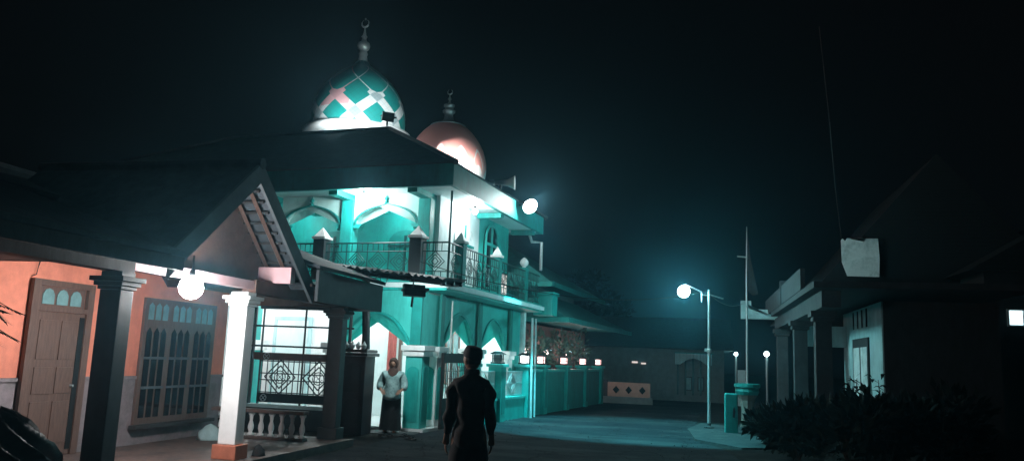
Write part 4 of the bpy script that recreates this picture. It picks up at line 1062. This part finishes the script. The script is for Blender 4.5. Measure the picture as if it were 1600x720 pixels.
def man(loc, rz):
    t_ = thing('person', 'man seen from behind in black cap, dark jacket and dark sarong, standing on the road', 'person', (0, 0, 0))
    H = 1.0
    mb = MB()
    hip_z = .90; sh_z = 1.42
    armL = [(V(-.15, -.01, 1.36), .058), (V(-.19, -.02, 1.10), .046), (V(-.212, .0, .93), .034)]
    armR = [(V(.15, -.01, 1.36), .058), (V(.19, -.02, 1.10), .046), (V(.212, .03, .93), .034)]
    wl, wr = V(-.222, .015, .84), V(.222, .05, .84)
    cL, fL = hand_chains(wl, V(-.06, .05, -1), V(1, .15, 0), V(0, 1, 0))
    cR, fR = hand_chains(wr, V(.03, .10, -1), V(-1, .15, 0), V(0, 1, 0))
    body = [[(V(0, 0, .93), .12, .16), (V(0, .0, 1.08), .105, .14), (V(0, -.01, 1.26), .115, .165), (V(0, -.02, 1.40), .09, .14), (V(0, -.005, 1.48), .055, .058), (V(0, .01, 1.55), .05, .052)],
            [(V(0, -.02, 1.40), .09, .14)] + armL + [(wl, .026, .03)], [(V(0, -.02, 1.40), .09, .14)] + armR + [(wr, .026, .03)],
            [(V(0, 0, .93), .12, .16), (V(-.10, 0, .86), .095), (V(-.115, .01, .48), .062), (V(-.12, -.02, .10), .042), (V(-.125, .04, .045), .04), (V(-.135, .15, .03), .034)],
            [(V(0, 0, .93), .12, .16), (V(.10, 0, .86), .095), (V(.115, .06, .48), .062), (V(.12, .08, .10), .042), (V(.125, .14, .045), .04), (V(.135, .25, .03), .034)],
            cL[0], cR[0]]
    merge(mb, skin_mesh('b', body, 2))
    for f in fL + fR: merge(mb, skin_mesh('f', [f], 1))
    T = head_mb(mb, (-.005, .03, 1.615), rad(38), 1.04, rad(-4))
    for f in mb.bm.faces: f.smooth = True
    bo = mb.build('body', [M['skin'], M['hair']], t_)
    # jacket
    jk = [[(V(0, 0, .735), .12, .165), (V(0, 0, .76), .155, .205), (V(0, 0, .84), .165, .215), (V(0, 0, .98), .16, .212), (V(0, -.005, 1.12), .155, .208), (V(0, -.02, 1.26), .145, .195), (V(0, -.02, 1.37), .115, .15), (V(0, -.01, 1.46), .07, .08), (V(0, 0, 1.50), .062, .066)],
          [(V(0, -.02, 1.37), .115, .15), (V(-.145, -.015, 1.36), .08), (V(-.185, -.025, 1.27), .073), (V(-.192, -.02, 1.10), .062), (V(-.212, .0, .93), .052), (V(-.22, .012, .86), .047)],
          [(V(0, -.02, 1.37), .115, .15), (V(.145, -.015, 1.36), .08), (V(.185, -.025, 1.27), .073), (V(.192, -.02, 1.10), .062), (V(.212, .03, .93), .052), (V(.22, .046, .86), .047)]]
    mb = MB(); merge(mb, skin_mesh('j', jk, 2))
    rnd = random.Random(2)
    for v in mb.bm.verts:
        k = math.sin(v.co.z * 34 + v.co.x * 9) * math.sin(v.co.x * 21 + v.co.z * 7) + .8 * math.sin(v.co.z * 19 - abs(v.co.x) * 26 + 1.3); v.co += Vector((v.co.x, v.co.y, 0)).normalized() * .010 * k
    mb.build('jacket', M['cloth_dark'], t_, True)
    mb = MB(); mb.lathe([(.07, 1.44), (.08, 1.46), (.08, 1.50), (.07, 1.525), (.062, 1.52)], (0, .0, 0), 20); mb.build('collar', M['cloth_dark'], t_, True)
    mb = MB(); RG = []
    for i in range(13):
        f = i / 12; z = .92 - .83 * f; row = []
        for k in range(44):
            a = 2 * PI * k / 44; rr = 1 + .035 * math.sin(a * 5 + f * 1.5) * f + .02 * math.sin(a * 11 + 2) * f
            row.append(((.145 + .055 * min(1, f * 3.2)) * rr * math.cos(a), .04 * f + (.12 + .05 * min(1, f * 3.2)) * rr * math.sin(a), z + .012 * math.sin(a * 3) * f))
        RG.append(mb.verts(row))
    for A, B in zip(RG, RG[1:]):
        for k in range(44): mb.bm.faces.new((A[k], A[(k + 1) % 44], B[(k + 1) % 44], B[k]))
    mb.bm.faces.new(RG[0]); mb.build('sarong', M['cloth_black'], t_, True)
    mb = MB()
    for x, y in ((-.13, .06), (.13, .16)): mb.prism([(x - .045, y - .11), (x - .05, y + .03), (x - .03, y + .15), (x + .02, y + .16), (x + .05, y + .06), (x + .042, y - .11)], 'z', .002, .028)
    mb.build('sandals', M['rubber'], t_)
    # hair at the nape and cap
    mb = MB()
    b = bmesh.new(); bmesh.ops.create_uvsphere(b, u_segments=24, v_segments=16, radius=1)
    bmesh.ops.delete(b, geom=[v for v in b.verts if v.co.z < -.42 or v.co.y > .35 or (v.co.y > .12 and v.co.z < .2)], context='VERTS')
    for v in b.verts: v.co = T @ Vector((v.co.x * .083, v.co.y * .103 - .002, v.co.z * .124 + .002))
    merge(mb, b); mb.build('hair', M['hair'], t_, True)
    Tc = T @ Matrix.Translation((0, -.008, .035)) @ Matrix.Rotation(rad(20), 4, 'X')
    mb = MB(); mb.lathe([(.092, -.004), (.094, .0), (.093, .02), (.088, .06), (.081, .085), (.070, .098), (.048, .105), (.02, .108), (.001, .108)], (0, 0, 0), 36, sy=1.18)
    bmesh.ops.transform(mb.bm, matrix=Tc, verts=mb.bm.verts); mb.build('cap', M['cap_velvet'], t_, True)
    t_.location = loc; t_.rotation_euler = (0, 0, rz)
    return t_
mm = man((-2.26, 8.05, .004), rad(14)); mm.scale = (1.03, 1.03, 1.0)

def woman(loc, rz):
    t_ = thing('person', 'woman in brown headscarf, loose grey green top and black skirt, standing in the gate', 'person', (0, 0, 0))
    mb = MB()
    wl, wr = V(-.20, .15, .90), V(.20, .15, .90)
    cL, fL = hand_chains(wl, V(.45, .55, -.5), V(.3, -.2, -1), V(0, 0, 1)); cR, fR = hand_chains(wr, V(-.45, .55, -.5), V(-.3, -.2, -1), V(0, 0, 1))
    body = [[(V(0, 0, .84), .11, .15), (V(0, 0, 1.0), .095, .125), (V(0, 0, 1.14), .10, .14), (V(0, -.01, 1.24), .08, .12), (V(0, 0, 1.31), .048, .05), (V(0, .01, 1.37), .044, .046)],
            [(V(0, -.01, 1.24), .08, .12), (V(-.15, -.01, 1.23), .05), (V(-.21, -.02, 1.03), .04), (V(-.22, .07, .93), .032), (wl, .022, .026)],
            [(V(0, -.01, 1.24), .08, .12), (V(.15, -.01, 1.23), .05), (V(.21, -.02, 1.03), .04), (V(.22, .07, .93), .032), (wr, .022, .026)],
            [(V(0, 0, .84), .11, .15), (V(-.09, 0, .76), .085), (V(-.09, .0, .44), .055), (V(-.085, -.01, .09), .036), (V(-.085, .04, .04), .035), (V(-.09, .13, .028), .03)],
            [(V(0, 0, .84), .11, .15), (V(.09, 0, .76), .085), (V(.09, .0, .44), .055), (V(.085, -.01, .09), .036), (V(.085, .04, .04), .035), (V(.09, .13, .028), .03)],
            cL[0], cR[0]]
    merge(mb, skin_mesh('b', body, 2))
    for f in fL + fR: merge(mb, skin_mesh('f', [f], 1))
    T = head_mb(mb, (0, .02, 1.435), rad(-6), .92, rad(-8))
    for f in mb.bm.faces: f.smooth = True
    mb.build('body', [M['skin'], M['hair']], t_)
    tp = [[(V(0, .0, .66), .19, .26), (V(0, .0, .76), .20, .27), (V(0, 0, .92), .175, .24), (V(0, 0, 1.08), .15, .20), (V(0, -.005, 1.22), .115, .165), (V(0, 0, 1.30), .07, .08)],
          [(V(0, -.005, 1.22), .115, .165), (V(-.165, -.01, 1.215), .08), (V(-.225, -.02, 1.03), .085), (V(-.235, .06, .935), .075), (V(-.215, .12, .905), .06)],
          [(V(0, -.005, 1.22), .115, .165), (V(.165, -.01, 1.215), .08), (V(.225, -.02, 1.03), .085), (V(.235, .06, .935), .075), (V(.215, .12, .905), .06)]]
    mb = MB(); merge(mb, skin_mesh('t', tp, 2))
    for v in mb.bm.verts:
        k = math.sin(math.atan2(v.co.y, v.co.x) * 9 + v.co.z * 8); v.co += Vector((v.co.x, v.co.y, 0)).normalized() * .012 * k * max(0, 1.25 - v.co.z)
    mb.build('tunic', M['cloth_teal'], t_, True)
    mb = MB(); R = []
    for i in range(9):
        f = i / 8; z = .86 - .80 * f; row = []
        for k in range(36):
            a = 2 * PI * k / 36; rr = 1 + .05 * math.sin(a * 8 + f * 2) * f
            row.append(((.175 + .03 * f) * rr * math.cos(a), (.14 + .04 * f) * rr * math.sin(a), z))
        R.append(mb.verts(row))
    for A, B in zip(R, R[1:]):
        for k in range(36): mb.bm.faces.new((A[k], A[(k + 1) % 36], B[(k + 1) % 36], B[k]))
    mb.bm.faces.new(R[0]); mb.build('skirt', M['cloth_black'], t_, True)
    mb = MB(); b = bmesh.new(); bmesh.ops.create_uvsphere(b, u_segments=44, v_segments=32, radius=1)
    for v in b.verts:
        z = v.co.z
        q = (v.co.x / .78) ** 2 + ((z + .10) / .74) ** 2
        if v.co.y > 0 and q < 1: v.co *= .60 + .36 * max(0, q - .72) / .28
    for v in b.verts:
        z = v.co.z; fl_ = 1 + .35 * max(0, -z - .5)
        v.co = T @ Vector((v.co.x * .092 * fl_, v.co.y * .112 * fl_, z * .135 + .002))
    merge(mb, b)
    mb.lathe([(.075, 1.36), (.10, 1.30), (.15, 1.22), (.175, 1.15), (.17, 1.145)], (0, .01, 0), 24, sy=.8)
    mb.build('headscarf', M['hijab'], t_, True)
    mb = MB()
    for x in (-.087, .087): mb.prism([(x - .04, -.06), (x - .042, .1), (x, .165), (x + .042, .1), (x + .04, -.06)], 'z', .002, .022)
    mb.build('sandals', M['rubber'], t_)
    t_.location = loc; t_.rotation_euler = (0, 0, rz)
    return t_
wm = woman((-6.33, 16.35, .012), rad(180 + 14)); wm.scale = (1.1, 1.1, 1.0)

# ================================================================== STREET LAMP, far right corner
sl = thing('street_lamp', 'slim galvanised street lamp pole with two crooked arms and one glowing globe', 'street lamp', (.3, 22.58, 0))
MB().tube([(.3, 22.58, .03), (.3, 22.58, 1.5), (.3, 22.58, 3.72)], [.045, .04, .03], 10).build('pole', M['steel'], sl)
MB().lathe([(.14, .03), (.14, .06), (.06, .1), (.05, .16)], (.3, 22.58, 0), 14).build('base', M['concrete'], sl)
MB().tube([(.3, 22.56, 3.56), (.12, 22.55, 3.58), (.10, 22.55, 3.66), (-.34, 22.52, 3.86), (-.38, 22.52, 3.84)], .018, 6).build('arm', M['steel'], sl)
MB().tube([(.10, 22.55, 3.66), (.10, 22.55, 3.38)], .014, 6).build('stay', M['steel'], sl)
MB().tube([(.3, 22.6, 3.6), (.68, 22.64, 3.49)], .02, 6).build('arm', M['steel'], sl)
mb = MB(); mb.lathe([(.05, 2.02), (.06, 2.05), (.06, 2.1), (.05, 2.13)], (.3, 22.58, 0), 12); mb.box(.18, .26, 22.5, 22.56, 2.05, 2.13); mb.build('clamp', M['cream'], sl)
lp = Vector((-.375, 22.52, 3.66))
MB().lathe([(.001, -.17), (.09, -.15), (.15, -.085), (.17, 0), (.15, .085), (.08, .15), (.03, .17)], lp, 20).build('globe', M['bulb_far'], sl, True)
point('street_light', lp, 640, (.36, .95, 1), .19)

# bollard and things on the far corner
bo = thing('green_post', 'squat teal concrete post with a dark mark, beside the street lamp', 'post', (.83, 21.5, 0))
MB().box(.67, .99, 21.35, 21.65, 0, 1.0, .03).build('shaft', M['teal_deep'], bo)
MB().prism([(.86, .42), (.91, .40), (.93, .56), (.90, .68), (.87, .6)], 'y', 21.342, 21.348).build('dark_mark', M['iron'], bo)
pd = thing('pedestal', 'stone pedestal with a wide pale top behind the squat teal post', 'pedestal', (1.37, 24, 0))
MB().lathe([(.2, 0), (.17, .2), (.16, .5), (.2, .75), (.28, .9)], (1.37, 24, 0), 8).build('stem', M['brown_plaster'], pd)
MB().lathe([(.28, .903), (.33, 1.0), (.31, 1.08), (.36, 1.12), (.36, 1.2), (.3, 1.22)], (1.37, 24, 0), 16).build('bowl', M['teal_deep'], pd)
bn = thing('bench', 'long low concrete bench behind the squat teal post', 'bench', (2.0, 23, 0))
MB().box(1.25, 2.6, 22.7, 23.1, .38, .46).build('seat', M['concrete'], bn)
MB().box(1.35, 1.5, 22.75, 23.05, 0, .377).build('leg', M['concrete'], bn); MB().box(2.3, 2.45, 22.75, 23.05, 0, .377).build('leg', M['concrete'], bn)
wp = MB(); wp.tube([(1.95, 40.0, 0), (1.95, 40, 2.1)], .05, 8)
fl1 = thing('far_lamp', 'smaller distant lamp glowing on a short post beyond the squat teal post', 'street lamp', (1.78, 40, 0), 0, 'distant street lamps')
MB().tube([(1.78, 40, 0), (1.78, 40, 2.16)], .05, 8).build('pole', M['steel'], fl1)
MB().lathe([(.001, -.09), (.07, -.055), (.09, 0), (.07, .055), (.001, .09)], (1.78, 40, 2.285), 14).build('globe', M['bulb_far'], fl1, True)
point('far_light', (1.78, 39.95, 2.29), 14, (.6, 1, 1), .1)
fl2 = thing('far_lamp', 'larger distant lamp glowing just left of the porch columns', 'street lamp', (3.18, 40, 0), 0, 'distant street lamps')
MB().tube([(3.18, 40, 0), (3.18, 40, 2.16)], .05, 8).build('pole', M['steel'], fl2)
MB().lathe([(.001, -.13), (.09, -.09), (.13, 0), (.09, .09), (.001, .13)], (3.18, 40, 2.34), 14).build('globe', M['bulb_far'], fl2, True)
point('far_light', (3.18, 39.95, 2.34), 20, (.6, 1, 1), .14)
wp.bm.free()
mb = MB(); mb.box(1.72, 2.05, 37.0, 37.2, 0, 1.55); mb.solo('white_marker', M['teal_grey'], 'pale upright slab below the smaller distant lamp', 'slab')

# wall with diamond openings at the bend
dw = thing('diamond_wall', 'low tan wall with three dark diamond openings at the end of the road', 'wall', (-3.1, 34, 0))
mb = MB(); mb.box(-3.65, -1.9, 34, 34.2, .28, .86, .01); mb.box(-4.3, -4.02, 34, 34.2, .28, .86, .01); mb.build('wall_panel', M['tan'], dw)
mb = MB()
for x in (-3.3, -2.78, -2.22): mb.prism([(x - .14, .56), (x, .40), (x + .14, .56), (x, .72)], 'y', 33.985, 33.996)
mb.build('diamond_openings', M['glass_dark'], dw)
MB().box(-4.35, -1.8, 33.95, 34.25, 0, .277).build('plinth', M['grey_wall'], dw)
MB().box(-4.017, -3.653, 34.02, 34.2, .28, .95).build('pillar', M['dark_wood'], dw)
# far house with striped awning
fh = thing('far_house', 'dark low house at the bend with a striped teal awning over its front', 'house', (0, 39, 0))
MB().box(-5.5, 1.2, 39, 44, 0, 2.6).build('wall', M['grey_wall'], fh)
mb = MB(); mb.prism([(38.0, 2.4), (41.5, 4.0), (45.0, 2.4)], 'x', -5.9, 1.6); mb.build('roof', M['tile_roof'], fh)
mb = MB(); n = 26
for i in range(n):
    x = -1.0 + i * 1.65 / n; h_ = .5 if i < 4 else (.5 - .28 * math.sin(PI * min(1, (i - 3) / 19)))
    mb.box(x, x + 1.65 / n * .72, 38.0, 38.03, 2.2 - h_, 2.2)
aw2 = mb.build('striped_awning', M['teal_grey'], fh)
MB().box(-1.05, .7, 38.03, 39, 2.2, 2.24).build('awning_top', M['teal_deep'], fh)
for x in (-.55, .0): 
    w_ = MB().box(x, x + .3, 38.94, 38.997, .5, 1.15).build('window', M['dark_wood'], fh)
    MB().box(x + .04, x + .26, 38.93, 38.938, .55, 1.1).build('pane', M['glass_teal'], w_)
mb = MB(); mb.box(-3.05, -2.78, 38.96, 38.996, 1.68, 1.76); mb.box(-2.62, -2.4, 38.96, 38.996, 1.64, 1.71); vn = mb.build('vent_slots', M['lit_room'], fh)
for k in range(5): MB().box(-.95 + k * .35, -.87 + k * .35, 38.9, 38.99, 0.3, 2.18).build('shutter_post', M['iron_teal'], fh)

# ================================================================== RIGHT HOUSE with porch columns
rh = thing('corner_house', 'grey teal house on the right with a columned porch and slit vents', 'house', (3.9, 20, 0))
MB().box(3.9, 6.2, 18.85, 23.6, 0, 3.2).build('wall', M['teal_grey'], rh)
MB().box(3.93, 6.2, 18.83, 18.847, 0, 3.2).build('end_shade_sheet', M['dark_wood'], rh)  # dark sheet laid over the end wall to stand for shade
mb = MB()
for k in range(4): y = 20.35 + k * .55; mb.box(3.885, 3.897, y, y + .13, 2.72, 3.15)
mb.build('vent_slits', M['glass_dark'], rh)
wd = MB().box(3.86, 3.897, 20.2, 22.1, .3, 2.47).build('window', M['dark_wood'], rh)
MB().box(3.852, 3.858, 20.32, 21.05, .4, 2.25).build('pane', M['pale_sheet'], wd); MB().box(3.852, 3.858, 21.2, 21.98, .4, 2.25).build('pane', M['pale_sheet'], wd)
for y in (18.9, 22.95, 27.7):
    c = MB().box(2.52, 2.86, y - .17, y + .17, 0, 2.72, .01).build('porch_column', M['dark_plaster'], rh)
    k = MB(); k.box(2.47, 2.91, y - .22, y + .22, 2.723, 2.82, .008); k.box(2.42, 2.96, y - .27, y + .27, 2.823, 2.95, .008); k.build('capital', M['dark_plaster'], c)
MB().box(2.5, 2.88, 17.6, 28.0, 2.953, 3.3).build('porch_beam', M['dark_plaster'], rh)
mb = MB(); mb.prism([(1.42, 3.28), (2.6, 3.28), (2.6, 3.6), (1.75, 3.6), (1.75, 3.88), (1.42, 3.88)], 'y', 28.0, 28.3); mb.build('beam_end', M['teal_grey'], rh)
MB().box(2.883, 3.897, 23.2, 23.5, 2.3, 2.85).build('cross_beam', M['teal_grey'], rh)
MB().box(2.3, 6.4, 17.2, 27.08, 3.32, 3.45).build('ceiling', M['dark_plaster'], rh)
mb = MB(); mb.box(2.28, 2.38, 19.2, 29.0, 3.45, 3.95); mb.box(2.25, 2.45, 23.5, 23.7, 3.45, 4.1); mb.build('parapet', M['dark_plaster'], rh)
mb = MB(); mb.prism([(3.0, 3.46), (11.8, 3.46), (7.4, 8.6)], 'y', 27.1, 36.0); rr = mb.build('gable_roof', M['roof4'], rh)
mb = MB(); A = [(3.30, 4.72), (3.34, 4.76), (3.39, 4.70), (3.44, 4.77), (3.78, 4.77), (3.82, 4.69), (3.86, 4.765), (4.12, 4.76), (4.14, 4.30), (4.12, 3.86), (3.42, 3.87), (3.31, 4.2)]
A = [(x * 1.345, 1.65 + (z - 1.65) * 1.345) for x, z in A]; mb.prism(A, 'y', 26.9, 26.92); mb.solo('hanging_sheet', M['pale_sheet'], 'pale torn sheet hanging on the dark gable of the house on the right', 'sheet')
point('dummy', (0, -500, 0), 0.0)
bpy.data.objects.remove(bpy.data.objects['dummy'])
MB().tube([(2.62, 17.9, 9.2), (2.9, 18.6, 7.2), (3.6, 22.5, 6.6), (4.45, 26.88, 5.84)], .010, 6).solo('overhead_cable', M['sheet'], 'thin cable running down to the corner of the pale torn sheet', 'cable')

for (a, b, sag, lb) in (((-5.0, 13.9, 3.35), (.3, 22.58, 3.70), .45, 'sagging cable from the awning to the street lamp pole'), ((.3, 22.58, 3.62), (1.5, 28.1, 3.8), .2, 'short cable from the street lamp pole to the house beam')):
    a = Vector(a); b = Vector(b); pts = [a.lerp(b, i / 16) - Vector((0, 0, sag * 4 * (i / 16) * (1 - i / 16))) for i in range(17)]
    MB().tube(pts, .008, 5).solo('sagging_cable', M['iron'], lb, 'cable')
# flag pole with furled banner
fp = thing('flagpole', 'thin pole with a furled dark banner rising behind the porch columns', 'flagpole', (1.6, 28, 0))
MB().tube([(1.6, 28, 0), (1.6, 28, 4.5), (1.62, 28, 6.4)], [.04, .03, .012], 8).build('pole', M['steel'], fp)
mb = MB(); mb.prism([(1.65, 6.1), (1.72, 5.4), (1.86, 4.7), (1.98, 4.1), (1.8, 4.05), (1.65, 4.2)], 'y', 27.98, 28.02); mb.build('banner', M['cloth_dark'], fp)
mb = MB(); mb.bar((1.6, 28, 5.35), (1.3, 28, 5.38), .03); mb.build('bracket', M['steel'], fp)

# far right house with a lit window
fr = thing('side_house', 'dark house at the right edge with one small lit window', 'house', (9.5, 25, 0))
MB().box(7.9, 13.5, 25.0, 30, 0, 4.6).build('wall', M['black'], fr)
mb = MB(); mb.prism([(7.4, 4.6), (14, 4.6), (10.7, 6.6)], 'y', 24.6, 30.4); mb.build('roof', M['roof4'], fr)
wn = MB().box(8.42, 9.2, 24.93, 24.997, 3.08, 3.56).build('window', M['steel'], fr)
mb = MB(); mb.box(8.47, 8.80, 24.92, 24.928, 3.12, 3.52); mb.box(8.84, 9.15, 24.92, 24.928, 3.12, 3.52); mb.build('pane', M['lit_window'], wn)

# ================================================================== PLANTS
def leaf_clump(mb, rnd, c, r, n, L_, wd_, up=.3):
    for k in range(n):
        d = Vector((rnd.gauss(0, 1), rnd.gauss(0, 1), rnd.gauss(0, 1))).normalized(); q = Vector(c) + Vector((d.x * r[0], d.y * r[1], d.z * r[2])) * rnd.uniform(.35, 1) ** .5
        t_ = (d + Vector((rnd.uniform(-.6, .6), rnd.uniform(-.6, .6), rnd.uniform(-.4, .6) + up))).normalized(); s_ = t_.cross(Vector((rnd.uniform(-1, 1), rnd.uniform(-1, 1), .5))).normalized()
        l = L_ * rnd.uniform(.6, 1.3); w_ = wd_ * rnd.uniform(.7, 1.2)
        mb.face([q, q + t_ * l * .45 + s_ * w_, q + t_ * l, q + t_ * l * .45 - s_ * w_])
def shrub(c, r, h, n, label, seed, L_=.22, w_=.05, group=None, m=None, lo=.3):
    rnd = random.Random(seed); t_ = thing('shrub', label, 'shrub', (c[0], c[1], 0), 0, group)
    mb = MB()
    for k in range(6):
        a = rnd.uniform(0, 6.28); mb.tube([(c[0], c[1], 0), (c[0] + r * .3 * math.cos(a), c[1] + r * .3 * math.sin(a), h * .5), (c[0] + r * .6 * math.cos(a), c[1] + r * .6 * math.sin(a), h * .9)], [.02, .014, .006], 5)
    mb.build('stems', M['bark'], t_)
    mb = MB()
    for k in range(7):
        cc = (c[0] + rnd.uniform(-.6, .6) * r, c[1] + rnd.uniform(-.6, .6) * r, h * rnd.uniform(lo, .85)); leaf_clump(mb, rnd, cc, (r * .55, r * .55, h * .3), n // 7, L_, w_)
    mb.build('leaves', m or M['leaf'], t_)
for c, r, h, n, lb, sd in (((1.85, 16.2), .7, 1.0, 900, 'dark bushy shrub at the foot of the first porch columns', 11), ((2.5, 14.6), .8, 1.15, 1000, 'dark shrub in front of the grey house window', 12),
                           ((3.2, 15.4), .8, 1.2, 1000, 'dark shrub under the tall leafy stalks', 13), ((1.6, 18.6), .5, .8, 700, 'low dark shrub beside the squat teal post', 14), ((4.1, 15.6), .9, 1.25, 1000, 'dark shrub at the right end of the grey house front', 15)):
    shrub(c, r, h, n, lb, sd)
for y, lb, sd in ((25.4, 'small leafy tree behind the fence, nearest the leaning poles', 41), (28.2, 'second small leafy tree behind the fence from the leaning poles', 42), (31.0, 'small leafy tree behind the fence farthest from the leaning poles', 43)):
    q = mw(-7.95, y); shrub((q.x, q.y), .5, 2.55, 420, lb, sd, .2, .05, 'small trees behind the fence', M['leaf_lit'], .6)
# leafy stalks against the lit window
st = thing('leafy_plant', 'tall plant with broad pointed leaves standing against the lit grey house wall', 'plant', (2.75, 15.0, 0))
rnd = random.Random(21); ms = MB(); ml = MB()
for k in range(7):
    bx_ = 2.35 + rnd.uniform(0, .95); by_ = 15.0 + rnd.uniform(-.2, .2); h_ = rnd.uniform(1.25, 1.62); tx = bx_ + rnd.uniform(-.12, .12)
    ms.tube([(bx_, by_, 0), (tx, by_, h_ * .6), (tx + rnd.uniform(-.05, .05), by_, h_)], [.016, .012, .006], 6)
    for j in range(11):
        z = h_ * (.45 + .55 * j / 10); a = j * 2.4 + k; d = Vector((math.cos(a), math.sin(a) * .6, rnd.uniform(-.1, .6))).normalized(); l = rnd.uniform(.18, .32); s_ = d.cross(Vector((0, 0, 1))).normalized(); q = Vector((tx, by_, z)); up = Vector((0, 0, .04))
        ml.face([q, q + d * l * .4 + s_ * .04 + up, q + d * l - up, q + d * l * .4 - s_ * .04 + up])
ms.build('stalks', M['bark'], st); ml.build('leaves', M['leaf'], st)

def tree(c, h, r, label, seed, n=3200):
    rnd = random.Random(seed); t_ = thing('tree', label, 'tree', (c[0], c[1], 0), 0, None)
    mb = MB(); tops = []
    mb.tube([(c[0], c[1], 0), (c[0] + .1, c[1], h * .3), (c[0] - .1, c[1] + .1, h * .6)], [.22, .16, .09], 8)
    for k in range(7):
        a = k * .9 + rnd.uniform(-.3, .3); z0_ = h * rnd.uniform(.3, .55); e = Vector((c[0] + r * .6 * math.cos(a), c[1] + r * .6 * math.sin(a), h * rnd.uniform(.6, .9)))
        mb.tube([(c[0], c[1], z0_), ((c[0] + e.x) / 2, (c[1] + e.y) / 2, (z0_ + e.z) / 2 + .2), e], [.08, .05, .02], 6); tops.append(e)
    mb.build('trunk', M['bark'], t_)
    mb = MB()
    for e in tops + [Vector((c[0], c[1], h * .9))]:
        for j in range(2):
            cc = e + Vector((rnd.uniform(-.5, .5), rnd.uniform(-.5, .5), rnd.uniform(-.4, .4))) * r * .4
            leaf_clump(mb, rnd, cc, (r * .34, r * .34, r * .26), n // 16, .34, .09, 0)
    mb.build('crown', M['leaf_far'], t_)
tree((-6.5, 47), 6.5, 2.8, 'dark tree standing behind the far end of the prayer hall', 31)

# ================================================================== HAZE
hz = MB(); hz.box(-45, 45, -14, 75, -1.0, 15.5); ho = hz.build('haze', None)
hm = bpy.data.materials.new('night haze'); hm.use_nodes = True; nt = hm.node_tree; nt.nodes.clear()
out = nt.nodes.new('ShaderNodeOutputMaterial'); pv = nt.nodes.new('ShaderNodeVolumePrincipled')
pv.inputs['Color'].default_value = (.26, .70, .92, 1); pv.inputs['Density'].default_value = 0.0024; pv.inputs['Anisotropy'].default_value = 0.84
nt.links.new(pv.outputs[0], out.inputs['Volume'])
ho.data.materials.clear(); ho.data.materials.append(hm); ho['kind'] = 'stuff'
